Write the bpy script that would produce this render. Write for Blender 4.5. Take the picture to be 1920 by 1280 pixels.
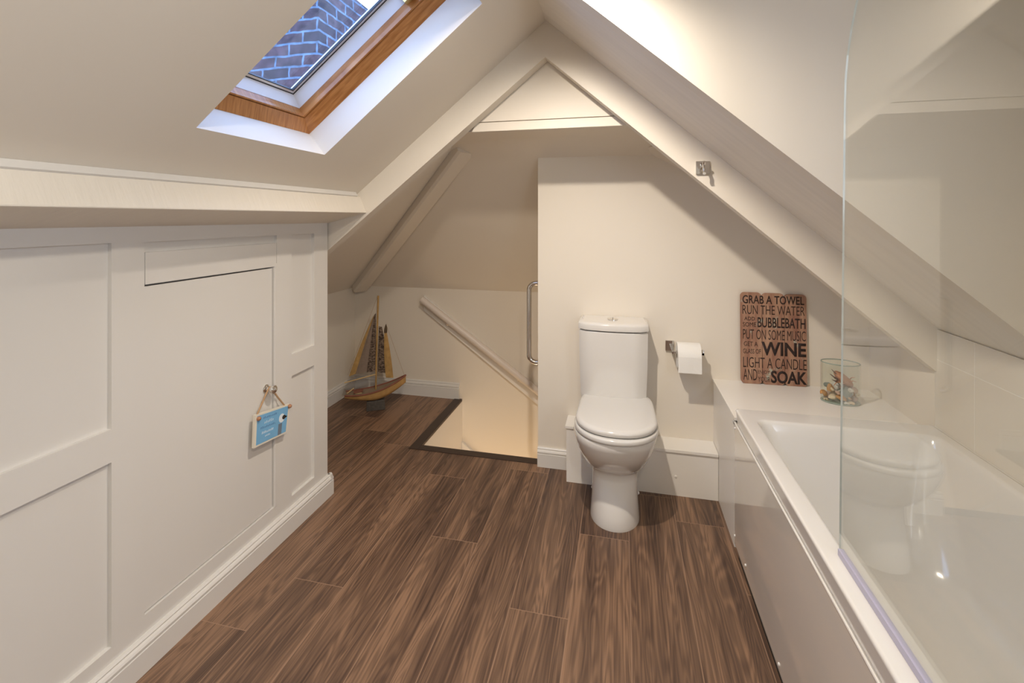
import bpy, bmesh, math, random
from mathutils import Vector, Matrix, noise as mnoise

random.seed(7)
SC = bpy.context.scene
for o in list(bpy.data.objects):
    bpy.data.objects.remove(o, do_unlink=True)
COL = SC.collection
PI = math.pi

# ------------------------------------------------------------------ camera
YAW = math.atan(206 / 880)
cam_d = bpy.data.cameras.new('camera')
cam = bpy.data.objects.new('camera', cam_d)
COL.objects.link(cam)
cam.location = (0, 0, 1.30)
cam.rotation_euler = (PI / 2, 0, YAW)
cam_d.sensor_width = 36
cam_d.lens = 36 * 880 / 1920
cam_d.shift_x = 0.0
cam_d.shift_y = (408 - 640) / 1920
cam_d.clip_start = 0.02
SC.camera = cam

# ------------------------------------------------------------------ world, lights, exposure
SC.view_settings.view_transform = 'Standard'
SC.view_settings.look = 'None'
SC.view_settings.gamma = 1
SC.view_settings.use_curve_mapping = False
SC.view_settings.exposure = 0.95

w = bpy.data.worlds.new('dusk_sky')
SC.world = w
w.use_nodes = True
bg = w.node_tree.nodes['Background']
bg.inputs[0].default_value = (0.42, 0.59, 1.0, 1)
bg.inputs[1].default_value = 3.2


def lamp(name, kind, loc, energy, color, rot=(0, 0, 0), **kw):
    d = bpy.data.lights.new(name, kind)
    d.energy = energy
    d.color = color
    for k, v in kw.items():
        setattr(d, k, v)
    o = bpy.data.objects.new(name, d)
    COL.objects.link(o)
    o.location = loc
    o.rotation_euler = rot
    return o


WARM = (1.0, 0.89, 0.76)
_aim = Vector((0.06, 0.28, -0.95)).to_track_quat('-Z', 'Y').to_euler()
lamp('ceiling_downlight', 'SPOT', (-0.255, 1.20, 2.105), 47, WARM, tuple(_aim), spot_size=math.radians(132), spot_blend=1.0, shadow_soft_size=0.025)
_aim = Vector((-0.72, 0.10, -0.68)).to_track_quat('-Z', 'Y').to_euler()
lamp('ceiling_downlight', 'SPOT', (0.28, -0.30, 2.105), 31, (1.0, 0.91, 0.76), tuple(_aim), spot_size=math.radians(156), spot_blend=1.0, shadow_soft_size=0.04)
# warm fill added low in the stairwell to brighten the back area
lamp('stairwell_fill', 'POINT', (-0.80, 2.80, -1.25), 5.0, (1.0, 0.78, 0.52), shadow_soft_size=0.15)

# bluish area fill added out of view, set in the added window frame
lamp('blue_fill', 'AREA', (1.085, -0.35, 1.55), 9.5, (0.76, 0.85, 1.0), (0, PI / 2, 0), shape='RECTANGLE', size=0.6, size_y=1.1)

# ------------------------------------------------------------------ materials
MATS = {}


def new_mat(name):
    m = bpy.data.materials.new(name)
    m.use_nodes = True
    nt = m.node_tree
    return m, nt, nt.nodes['Principled BSDF']


def mat(name, color, rough=0.5, metal=0.0, var=0.0, vscale=6.0, bump=0.0, bscale=60.0, stretch=(1, 1, 1), coat=0.0, spec=0.5):
    """plain material with optional noise in colour (wear) and in the surface (brush marks)"""
    if name in MATS:
        return MATS[name]
    m, nt, b = new_mat(name)
    b.inputs['Base Color'].default_value = (*color, 1)
    b.inputs['Roughness'].default_value = rough
    b.inputs['Metallic'].default_value = metal
    b.inputs['Coat Weight'].default_value = coat
    b.inputs['Specular IOR Level'].default_value = spec
    tc = nt.nodes.new('ShaderNodeTexCoord')
    mp = nt.nodes.new('ShaderNodeMapping')
    mp.inputs['Scale'].default_value = stretch
    nt.links.new(tc.outputs['Object'], mp.inputs[0])
    if var:
        n = nt.nodes.new('ShaderNodeTexNoise')
        n.inputs['Scale'].default_value = vscale
        n.inputs['Detail'].default_value = 4
        nt.links.new(mp.outputs[0], n.inputs[0])
        mr = nt.nodes.new('ShaderNodeMapRange')
        mr.inputs['To Min'].default_value = 1 - var
        mr.inputs['To Max'].default_value = 1 + var * 0.4
        nt.links.new(n.outputs[0], mr.inputs[0])
        mx = nt.nodes.new('ShaderNodeMix')
        mx.data_type = 'RGBA'
        mx.blend_type = 'MULTIPLY'
        mx.inputs[0].default_value = 1
        mx.inputs[6].default_value = (*color, 1)
        nt.links.new(mr.outputs[0], mx.inputs[7])
        nt.links.new(mx.outputs[2], b.inputs['Base Color'])
    if bump:
        n2 = nt.nodes.new('ShaderNodeTexNoise')
        n2.inputs['Scale'].default_value = bscale
        n2.inputs['Detail'].default_value = 5
        nt.links.new(mp.outputs[0], n2.inputs[0])
        bp = nt.nodes.new('ShaderNodeBump')
        bp.inputs['Strength'].default_value = bump
        bp.inputs['Distance'].default_value = 0.004
        nt.links.new(n2.outputs[0], bp.inputs['Height'])
        nt.links.new(bp.outputs[0], b.inputs['Normal'])
    MATS[name] = m
    return m


PAINT = mat('wall_paint', (0.81, 0.745, 0.645), 0.55, bump=0.08, bscale=18)
PLASTER = mat('uneven_plaster', (0.80, 0.72, 0.61), 0.6, bump=0.55, bscale=5)
WOODWORK = mat('satin_woodwork', (0.735, 0.705, 0.66), 0.38, bump=0.04, bscale=30)
TIMBER = mat('painted_timber', (0.81, 0.745, 0.645), 0.5, var=0.05, vscale=9, bump=0.35, bscale=14, stretch=(1, 6, 1))
PANELWHITE = mat('satin_boxing', (0.86, 0.825, 0.765), 0.3)
SOFFIT = mat('brushed_soffit_timber', (0.85, 0.79, 0.70), 0.5, var=0.14, vscale=1.0, bump=0.5, bscale=1.0, stretch=(3, 26, 3))
CERAMIC = mat('ceramic', (0.75, 0.725, 0.685), 0.08, coat=0.6)
SEATPLASTIC = mat('seat_plastic', (0.70, 0.68, 0.645), 0.12)
ACRYLIC = mat('bath_acrylic', (0.74, 0.72, 0.685), 0.15, coat=0.4)
GLOSSPANEL = mat('gloss_bath_panel', (0.74, 0.69, 0.62), 0.07, coat=0.7)
CHROME = mat('chrome', (0.75, 0.73, 0.70), 0.08, 1.0)
DARK = mat('dark_gap', (0.03, 0.025, 0.02), 0.7)
PAPER = mat('tissue_paper', (0.86, 0.84, 0.79), 0.9, bump=0.5, bscale=45)
CARD = mat('cardboard', (0.45, 0.34, 0.23), 0.9)
NOSING = mat('floor_nosing', (0.045, 0.026, 0.018), 0.45)
STAIRPAINT = mat('stair_paint', (0.80, 0.75, 0.69), 0.55)
RAILPAINT = mat('rail_paint', (0.72, 0.63, 0.55), 0.4)
CAPWHITE = mat('screw_cap', (0.85, 0.83, 0.79), 0.25)
SILVER = mat('aluminium', (0.72, 0.74, 0.76), 0.3, 0.8)
LINER = mat('window_liner', (0.82, 0.80, 0.78), 0.35)
RUBBER = mat('rubber_seal', (0.012, 0.012, 0.014), 0.6)
BRASS = mat('brass', (0.55, 0.40, 0.15), 0.3, 1.0)
ROOFING = mat('slate', (0.10, 0.10, 0.12), 0.7)


def wood_mat(name, c1, c2, rough, scale, stretch):
    m, nt, b = new_mat(name)
    tc = nt.nodes.new('ShaderNodeTexCoord')
    mp = nt.nodes.new('ShaderNodeMapping')
    mp.inputs['Scale'].default_value = stretch
    nt.links.new(tc.outputs['Object'], mp.inputs[0])
    n = nt.nodes.new('ShaderNodeTexNoise')
    n.inputs['Scale'].default_value = scale
    n.inputs['Detail'].default_value = 7
    n.inputs['Distortion'].default_value = 0.6
    nt.links.new(mp.outputs[0], n.inputs[0])
    r = nt.nodes.new('ShaderNodeValToRGB')
    r.color_ramp.elements[0].position = 0.32
    r.color_ramp.elements[0].color = (*c1, 1)
    r.color_ramp.elements[1].position = 0.68
    r.color_ramp.elements[1].color = (*c2, 1)
    nt.links.new(n.outputs[0], r.inputs[0])
    nt.links.new(r.outputs[0], b.inputs['Base Color'])
    b.inputs['Roughness'].default_value = rough
    return m


PINE = wood_mat('varnished_pine', (0.36, 0.13, 0.030), (0.58, 0.25, 0.075), 0.3, 9, (1.2, 14, 1.2))


def arch_glass(name, tint, ior=1.45, rough=0.0, gain=1.0):
    """pane glass: what it does not reflect it lets straight through"""
    m = bpy.data.materials.new(name)
    m.use_nodes = True
    nt = m.node_tree
    nt.nodes.remove(nt.nodes['Principled BSDF'])
    out = nt.nodes['Material Output']
    # Schlick reflectance, the same from either side of the pane
    lw = nt.nodes.new('ShaderNodeLayerWeight')
    lw.inputs[0].default_value = 0.5
    pw = nt.nodes.new('ShaderNodeMath')
    pw.operation = 'POWER'
    pw.inputs[1].default_value = 5
    nt.links.new(lw.outputs['Facing'], pw.inputs[0])
    f0 = ((ior - 1) / (ior + 1)) ** 2
    fr = nt.nodes.new('ShaderNodeMath')
    fr.operation = 'MULTIPLY_ADD'
    fr.inputs[1].default_value = 1 - f0
    fr.inputs[2].default_value = f0
    nt.links.new(pw.outputs[0], fr.inputs[0])
    mul = nt.nodes.new('ShaderNodeMath')
    mul.operation = 'MULTIPLY'
    mul.use_clamp = True
    mul.inputs[1].default_value = gain
    t = nt.nodes.new('ShaderNodeBsdfTransparent')
    t.inputs[0].default_value = (*tint, 1)
    g = nt.nodes.new('ShaderNodeBsdfGlossy')
    g.inputs['Roughness'].default_value = rough
    g.inputs[0].default_value = (1, 1, 1, 1)
    mx = nt.nodes.new('ShaderNodeMixShader')
    nt.links.new(fr.outputs[0], mul.inputs[0])
    nt.links.new(mul.outputs[0], mx.inputs[0])
    nt.links.new(t.outputs[0], mx.inputs[1])
    nt.links.new(g.outputs[0], mx.inputs[2])
    nt.links.new(mx.outputs[0], out.inputs[0])
    return m


SCREENGLASS = arch_glass('screen_glass', (0.945, 0.952, 0.935))
PANEGLASS = arch_glass('window_glass', (0.90, 0.95, 1.0))
JARGLASS = arch_glass('jar_glass', (0.965, 0.98, 0.96), gain=1.2)
GLASSEDGE = mat('glass_edge', (0.62, 0.66, 0.62), 0.15)
SEALSTRIP = mat('screen_seal', (0.43, 0.41, 0.53), 0.3)


def floor_mat():
    m, nt, b = new_mat('vinyl_planks')
    N, L = nt.nodes.new, nt.links.new
    uv = N('ShaderNodeUVMap')
    uv.uv_map = 'plank'
    ends = N('ShaderNodeUVMap')
    ends.uv_map = 'ends'
    at = N('ShaderNodeAttribute')
    at.attribute_name = 'tone'
    sep = N('ShaderNodeSeparateXYZ')
    L(uv.outputs[0], sep.inputs[0])
    rnd = N('ShaderNodeSeparateXYZ')
    L(at.outputs['Vector'], rnd.inputs[0])
    # shifted grain coordinates
    off = N('ShaderNodeVectorMath')
    off.operation = 'MULTIPLY_ADD'
    L(at.outputs['Vector'], off.inputs[0])
    off.inputs[1].default_value = (13, 29, 7)
    L(uv.outputs[0], off.inputs[2])

    def nz(scale, st, det, dist=0.0):
        mp = N('ShaderNodeMapping')
        mp.inputs['Scale'].default_value = st
        L(off.outputs[0], mp.inputs[0])
        n = N('ShaderNodeTexNoise')
        n.inputs['Scale'].default_value = scale
        n.inputs['Detail'].default_value = det
        n.inputs['Distortion'].default_value = dist
        L(mp.outputs[0], n.inputs[0])
        return n.outputs[0]

    broad = nz(1.0, (13, 0.9, 1), 4, 0.4)
    fine = nz(1.0, (170, 2.2, 1), 6, 0.1)
    # cathedral grain: rings of a stretched distance field
    mp = N('ShaderNodeMapping')
    mp.inputs['Scale'].default_value = (26, 2.1, 1)
    L(off.outputs[0], mp.inputs[0])
    wv = N('ShaderNodeTexNoise')
    wv.inputs['Scale'].default_value = 0.55
    wv.inputs['Detail'].default_value = 2
    wv.inputs['Distortion'].default_value = 0.3
    L(mp.outputs[0], wv.inputs[0])
    rm = N('ShaderNodeMath')
    rm.operation = 'MULTIPLY'
    rm.inputs[1].default_value = 95
    L(wv.outputs[0], rm.inputs[0])
    sn = N('ShaderNodeMath')
    sn.operation = 'SINE'
    L(rm.outputs[0], sn.inputs[0])

    def madd(a, k, c):
        q = N('ShaderNodeMath')
        q.operation = 'MULTIPLY_ADD'
        L(a, q.inputs[0])
        q.inputs[1].default_value = k
        if isinstance(c, float):
            q.inputs[2].default_value = c
        else:
            L(c, q.inputs[2])
        return q.outputs[0]

    v = madd(broad, 1.25, -0.46)
    v = madd(fine, 0.85, v)
    v = madd(sn.outputs[0], 0.10, v)
    v = madd(rnd.outputs[0], 0.22, v)
    ramp = N('ShaderNodeValToRGB')
    cr = ramp.color_ramp
    cr.elements[0].position = 0.18
    cr.elements[0].color = (0.040, 0.021, 0.014, 1)
    cr.elements[1].position = 0.95
    cr.elements[1].color = (0.285, 0.166, 0.100, 1)
    e = cr.elements.new(0.5)
    e.color = (0.105, 0.059, 0.038, 1)
    e = cr.elements.new(0.72)
    e.color = (0.168, 0.097, 0.060, 1)
    L(v, ramp.inputs[0])
    # seams, their edge highlight painted in as a pale line
    es = N('ShaderNodeSeparateXYZ')
    L(ends.outputs[0], es.inputs[0])
    ex = N('ShaderNodeMath')
    ex.operation = 'MINIMUM'
    L(es.outputs[0], ex.inputs[0])
    L(es.outputs[1], ex.inputs[1])
    lt = N('ShaderNodeMapRange')
    lt.inputs['From Min'].default_value = 0.0004
    lt.inputs['From Max'].default_value = 0.0021
    lt.inputs['To Min'].default_value = 0.95
    lt.inputs['To Max'].default_value = 0.0
    L(ex.outputs[0], lt.inputs[0])
    mx = N('ShaderNodeMix')
    mx.data_type = 'RGBA'
    L(lt.outputs[0], mx.inputs[0])
    L(ramp.outputs[0], mx.inputs[6])
    mx.inputs[7].default_value = (0.34, 0.21, 0.135, 1)
    L(mx.outputs[2], b.inputs['Base Color'])
    b.inputs['Roughness'].default_value = 0.42
    bp = N('ShaderNodeBump')
    bp.inputs['Strength'].default_value = 0.12
    bp.inputs['Distance'].default_value = 0.002
    L(fine, bp.inputs['Height'])
    L(bp.outputs[0], b.inputs['Normal'])
    return m


FLOOR = floor_mat()


def brick_mat():
    m, nt, b = new_mat('old_brick')
    N, L = nt.nodes.new, nt.links.new
    uv = N('ShaderNodeUVMap')
    uv.uv_map = 'brick'
    n0 = N('ShaderNodeTexNoise')
    n0.inputs['Scale'].default_value = 9
    n0.inputs['Detail'].default_value = 3
    L(uv.outputs[0], n0.inputs[0])
    wob = N('ShaderNodeVectorMath')
    wob.operation = 'MULTIPLY_ADD'
    L(n0.outputs['Color'], wob.inputs[0])
    wob.inputs[1].default_value = (0.034, 0.030, 0)
    L(uv.outputs[0], wob.inputs[2])
    bt = N('ShaderNodeTexBrick')
    bt.inputs['Scale'].default_value = 1
    bt.inputs['Brick Width'].default_value = 0.23
    bt.inputs['Row Height'].default_value = 0.083
    bt.inputs['Mortar Size'].default_value = 0.008
    bt.inputs['Mortar Smooth'].default_value = 0.2
    bt.inputs['Color1'].default_value = (0.030, 0.020, 0.024, 1)
    bt.inputs['Color2'].default_value = (0.075, 0.040, 0.042, 1)
    bt.inputs['Mortar'].default_value = (0.105, 0.150, 0.20, 1)
    L(wob.outputs[0], bt.inputs[0])
    n1 = N('ShaderNodeTexNoise')
    n1.inputs['Scale'].default_value = 16
    n1.inputs['Detail'].default_value = 6
    L(uv.outputs[0], n1.inputs[0])
    mr = N('ShaderNodeMapRange')
    mr.inputs['From Min'].default_value = 0.3
    mr.inputs['From Max'].default_value = 0.7
    mr.inputs['To Min'].default_value = 0.35
    mr.inputs['To Max'].default_value = 1.25
    L(n1.outputs[0], mr.inputs[0])
    mx = N('ShaderNodeMix')
    mx.data_type = 'RGBA'
    mx.blend_type = 'MULTIPLY'
    mx.inputs[0].default_value = 1
    L(bt.outputs[0], mx.inputs[6])
    L(mr.outputs[0], mx.inputs[7])
    L(mx.outputs[2], b.inputs['Base Color'])
    b.inputs['Roughness'].default_value = 0.85
    return m


BRICK = brick_mat()


def tile_mat():
    m, nt, b = new_mat('wall_tile')
    N, L = nt.nodes.new, nt.links.new
    tc = N('ShaderNodeTexCoord')
    sx = N('ShaderNodeSeparateXYZ')
    L(tc.outputs['Object'], sx.inputs[0])

    def line(sock, pitch, phase):
        a = N('ShaderNodeMath')
        a.operation = 'ADD'
        a.inputs[1].default_value = -phase + pitch * 40
        L(sock, a.inputs[0])
        md = N('ShaderNodeMath')
        md.operation = 'PINGPONG'
        md.inputs[1].default_value = pitch / 2
        L(a.outputs[0], md.inputs[0])
        r = N('ShaderNodeMapRange')
        r.inputs['From Min'].default_value = 0.0008
        r.inputs['From Max'].default_value = 0.0022
        r.inputs['To Min'].default_value = 1
        r.inputs['To Max'].default_value = 0
        L(md.outputs[0], r.inputs[0])
        return r.outputs[0]

    ly = line(sx.outputs[1], 0.1935, 1.967)
    lz = line(sx.outputs[2], 0.24, 0.80)
    mxv = N('ShaderNodeMath')
    mxv.operation = 'MAXIMUM'
    L(ly, mxv.inputs[0])
    L(lz, mxv.inputs[1])
    mx = N('ShaderNodeMix')
    mx.data_type = 'RGBA'
    L(mxv.outputs[0], mx.inputs[0])
    mx.inputs[6].default_value = (0.76, 0.71, 0.62, 1)
    mx.inputs[7].default_value = (0.86, 0.83, 0.76, 1)
    L(mx.outputs[2], b.inputs['Base Color'])
    b.inputs['Roughness'].default_value = 0.12
    inv = N('ShaderNodeMath')
    inv.operation = 'SUBTRACT'
    inv.inputs[0].default_value = 1
    L(mxv.outputs[0], inv.inputs[1])
    bp = N('ShaderNodeBump')
    bp.inputs['Strength'].default_value = 0.4
    bp.inputs['Distance'].default_value = 0.001
    L(inv.outputs[0], bp.inputs['Height'])
    L(bp.outputs[0], b.inputs['Normal'])
    return m


TILE = tile_mat()

# ------------------------------------------------------------------ mesh helpers


def tag(o, label=None, cat=None, group=None, kind=None):
    if label:
        o['label'] = label
    if cat:
        o['category'] = cat
    if group:
        o['group'] = group
    if kind:
        o['kind'] = kind
    return o


def thing(name, label, cat, loc, group=None):
    o = bpy.data.objects.new(name, None)
    o.empty_display_size = 0.05
    COL.objects.link(o)
    o.location = loc
    return tag(o, label, cat, group)


def root_loc(o):
    p = Vector((0, 0, 0))
    while o is not None:
        p += o.location
        o = o.parent
    return p


def obj(name, bm, material, parent=None, origin=None, smooth=35, label=None):
    """link a bmesh (built in world coordinates) as ONE mesh object"""
    me = bpy.data.meshes.new(name)
    base = root_loc(parent) if parent is not None else Vector(origin or (0, 0, 0))
    if base.length > 0:
        bmesh.ops.translate(bm, verts=bm.verts, vec=-base)
    bmesh.ops.recalc_face_normals(bm, faces=bm.faces)
    bm.to_mesh(me)
    bm.free()
    if smooth:
        for p in me.polygons:
            p.use_smooth = True
        me.set_sharp_from_angle(angle=math.radians(smooth))
        big_flat = len(me.polygons) < 400
    else:
        big_flat = False
    ms = material if isinstance(material, (list, tuple)) else [material]
    for m in ms:
        me.materials.append(m)
    o = bpy.data.objects.new(name, me)
    COL.objects.link(o)
    if big_flat:
        wn = o.modifiers.new('weighted_normal', 'WEIGHTED_NORMAL')
        wn.keep_sharp = True
    if parent is not None:
        o.parent = parent
    else:
        o.location = base
    if label:
        o['label'] = label
    return o


def struct(name, bm, material, parent=None, smooth=35, label=None, cat=None):
    o = obj(name, bm, material, parent, smooth=smooth)
    if parent is None:
        o['kind'] = 'structure'
    if label:
        o['label'] = label
    if cat:
        o['category'] = cat
    return o


def B():
    return bmesh.new()


def poly(bm, pts, mi=0):
    f = bm.faces.new([bm.verts.new(p) for p in pts])
    f.material_index = mi
    return f


def box(bm, lo, hi, bev=0.0, seg=2, M=None, mi=0):
    t = bmesh.new()
    bmesh.ops.create_cube(t, size=1)
    for v in t.verts:
        v.co = Vector(((v.co.x + .5) * (hi[0] - lo[0]) + lo[0], (v.co.y + .5) * (hi[1] - lo[1]) + lo[1], (v.co.z + .5) * (hi[2] - lo[2]) + lo[2]))
    if bev:
        bmesh.ops.bevel(t, geom=list(t.edges), offset=bev, segments=seg, affect='EDGES', profile=0.5)
    if M is not None:
        bmesh.ops.transform(t, matrix=M, verts=t.verts)
    merge(bm, t, mi)
    return bm


def merge(bm, t, mi=0):
    mp = {}
    for v in t.verts:
        mp[v] = bm.verts.new(v.co)
    for f in t.faces:
        try:
            g = bm.faces.new([mp[v] for v in f.verts])
            g.material_index = mi
        except ValueError:
            pass
    t.free()


def prism(bm, pts, off, bev=0.0):
    """polygon pts swept by vector off"""
    t = bmesh.new()
    a = [t.verts.new(p) for p in pts]
    b = [t.verts.new(Vector(p) + Vector(off)) for p in pts]
    n = len(pts)
    t.faces.new(a)
    t.faces.new(list(reversed(b)))
    for i in range(n):
        t.faces.new([a[i], b[i], b[(i + 1) % n], a[(i + 1) % n]])
    if bev:
        bmesh.ops.bevel(t, geom=list(t.edges), offset=bev, segments=2, affect='EDGES', profile=0.5)
    merge(bm, t)
    return bm


def loft(bm, rings, cap0=True, cap1=True, closed=True):
    vr = [[bm.verts.new(p) for p in r] for r in rings]
    n = len(vr[0])
    for a, b in zip(vr, vr[1:]):
        for i in range(n if closed else n - 1):
            j = (i + 1) % n
            bm.faces.new([a[i], a[j], b[j], b[i]])
    if cap0:
        bm.faces.new(list(reversed(vr[0])))
    if cap1:
        bm.faces.new(vr[-1])
    return bm


def frames(path):
    path = [Vector(p) for p in path]
    T = []
    for i in range(len(path)):
        a = path[max(0, i - 1)]
        b = path[min(len(path) - 1, i + 1)]
        T.append((b - a).normalized())
    up = Vector((0, 0, 1)) if abs(T[0].z) < 0.9 else Vector((1, 0, 0))
    u = T[0].cross(up).normalized()
    out = []
    for i, t in enumerate(T):
        u = (u - t * u.dot(t)).normalized()
        out.append((path[i], u, t.cross(u)))
    return out


def tube(bm, path, r, n=12, r2=None):
    rings = []
    fr = frames(path)
    for i, (p, u, v) in enumerate(fr):
        k = i / max(1, len(fr) - 1)
        rr = r if r2 is None else r + (r2 - r) * k
        rings.append([p + (u * math.cos(2 * PI * a / n) + v * math.sin(2 * PI * a / n)) * rr for a in range(n)])
    return loft(bm, rings)


def lathe(bm, prof, c, axis=(0, 0, 1), n=24, sx=1.0, sy=1.0):
    ax = Vector(axis).normalized()
    up = Vector((0, 0, 1)) if abs(ax.z) < 0.9 else Vector((1, 0, 0))
    u = ax.cross(up).normalized() if abs(ax.z) < 0.9 else Vector((1, 0, 0))
    v = ax.cross(u)
    rings = []
    for r, h in prof:
        r = max(r, 1e-4)
        rings.append([Vector(c) + ax * h + (u * math.cos(2 * PI * a / n) * sx + v * math.sin(2 * PI * a / n) * sy) * r for a in range(n)])
    return loft(bm, rings)


def arc(c, a0, a1, r, n, ax1, ax2):
    ax1, ax2 = Vector(ax1), Vector(ax2)
    return [Vector(c) + ax1 * r * math.cos(a0 + (a1 - a0) * i / n) + ax2 * r * math.sin(a0 + (a1 - a0) * i / n) for i in range(n + 1)]


def rrect(x0, x1, y0, y1, r, z, n=6):
    pts = []
    for cx, cy, a in ((x1 - r, y1 - r, 0), (x0 + r, y1 - r, PI / 2), (x0 + r, y0 + r, PI), (x1 - r, y0 + r, 1.5 * PI)):
        for i in range(n + 1):
            t = a + PI / 2 * i / n
            pts.append(Vector((cx + r * math.cos(t), cy + r * math.sin(t), z)))
    return pts


def plate_hole(bm, P, s0, s1, y0, y1, hs0, hs1, hy0, hy1, d0, d1):
    """slab between offsets d0 and d1 with a rectangular hole; P maps (s, y, d) to the world"""
    S = [s0, hs0, hs1, s1]
    Y = [y0, hy0, hy1, y1]
    g = {}
    for k, d in enumerate((d0, d1)):
        for i, s in enumerate(S):
            for j, y in enumerate(Y):
                g[i, j, k] = bm.verts.new(P(s, y, d))
    for k in (0, 1):
        for i in range(3):
            for j in range(3):
                if (i, j) != (1, 1):
                    bm.faces.new([g[i, j, k], g[i + 1, j, k], g[i + 1, j + 1, k], g[i, j + 1, k]])
    hole = [(1, 1), (2, 1), (2, 2), (1, 2)]
    for a, b in zip(hole, hole[1:] + hole[:1]):
        bm.faces.new([g[(*a, 0)], g[(*b, 0)], g[(*b, 1)], g[(*a, 1)]])
    outer = [(0, 0), (1, 0), (2, 0), (3, 0), (3, 1), (3, 2), (3, 3), (2, 3), (1, 3), (0, 3), (0, 2), (0, 1)]
    for a, b in zip(outer, outer[1:] + outer[:1]):
        bm.faces.new([g[(*a, 0)], g[(*b, 0)], g[(*b, 1)], g[(*a, 1)]])
    return bm


def relief(bm, y0, y1, z0, z1, x, thick, rects):
    """wall face at x (room on +x side) with rectangles sunk by their own depth"""
    ys = sorted({y0, y1, *[r[0] for r in rects], *[r[1] for r in rects]})
    zs = sorted({z0, z1, *[r[2] for r in rects], *[r[3] for r in rects]})

    def depth(yc, zc):
        d = 0
        for a, b, c, e, dd in rects:
            if a < yc < b and c < zc < e:
                d = dd
        return d
    D = [[depth((ys[i] + ys[i + 1]) / 2, (zs[j] + zs[j + 1]) / 2) for j in range(len(zs) - 1)] for i in range(len(ys) - 1)]
    for i in range(len(ys) - 1):
        for j in range(len(zs) - 1):
            xx = x - D[i][j]
            poly(bm, [(xx, ys[i], zs[j]), (xx, ys[i + 1], zs[j]), (xx, ys[i + 1], zs[j + 1]), (xx, ys[i], zs[j + 1])])
            if i + 2 < len(ys) and D[i + 1][j] != D[i][j]:
                x2 = x - D[i + 1][j]
                poly(bm, [(xx, ys[i + 1], zs[j]), (x2, ys[i + 1], zs[j]), (x2, ys[i + 1], zs[j + 1]), (xx, ys[i + 1], zs[j + 1])])
            if j + 2 < len(zs) and D[i][j + 1] != D[i][j]:
                x2 = x - D[i][j + 1]
                poly(bm, [(xx, ys[i], zs[j + 1]), (x2, ys[i], zs[j + 1]), (x2, ys[i + 1], zs[j + 1]), (xx, ys[i + 1], zs[j + 1])])
    xb = x - thick
    poly(bm, [(xb, y0, z0), (xb, y0, z1), (xb, y1, z1), (xb, y1, z0)])
    poly(bm, [(xb, y0, z0), (xb, y1, z0), (x, y1, z0), (x, y0, z0)])
    poly(bm, [(xb, y0, z1), (xb, y1, z1), (x, y1, z1), (x, y0, z1)])
    poly(bm, [(xb, y1, z0), (x, y1, z0), (x, y1, z1), (xb, y1, z1)])
    poly(bm, [(xb, y0, z0), (x, y0, z0), (x, y0, z1), (xb, y0, z1)])
    bmesh.ops.remove_doubles(bm, verts=bm.verts, dist=1e-5)
    return bm


# ------------------------------------------------------------------ key planes of the room
XL = -1.345           # panelled knee wall
YE = 1.947            # its far end
XB = -1.975           # low wall beside the stairs
YB = 3.20             # wall behind the stairs
YW = 2.437            # wall behind the toilet
XP = -0.43            # end of that wall
XR = 1.09             # wall along the bath
RX, RZ = -0.312, 2.13  # ridge
KL, KR = 0.8164, 0.8731
NEAR = -1.6
TL = math.atan(KL)
TR = math.atan(KR)


def zl(x):
    return RZ + KL * (x - RX)


def zr(x):
    return RZ - KR * (x - RX)


def PLs(s, y, d):     # left roof slope: s along the slope from the ridge, d outwards
    return Vector((RX + s * math.cos(TL) - d * math.sin(TL), y, RZ + s * math.sin(TL) + d * math.cos(TL)))


# ------------------------------------------------------------------ floor of planks
PITCH, PHASE = 0.1965, 0.028
HX0, HY0 = -1.115, 2.49
KNOWN = {-6: [1.4715], -2: [1.5215], -3: [], -4: [1.7935], -1: [1.9445], -7: [2.468], -5: [2.224], -9: [2.770], 1: [], 0: [2.287], -8: [1.96, 2.60]}


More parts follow.
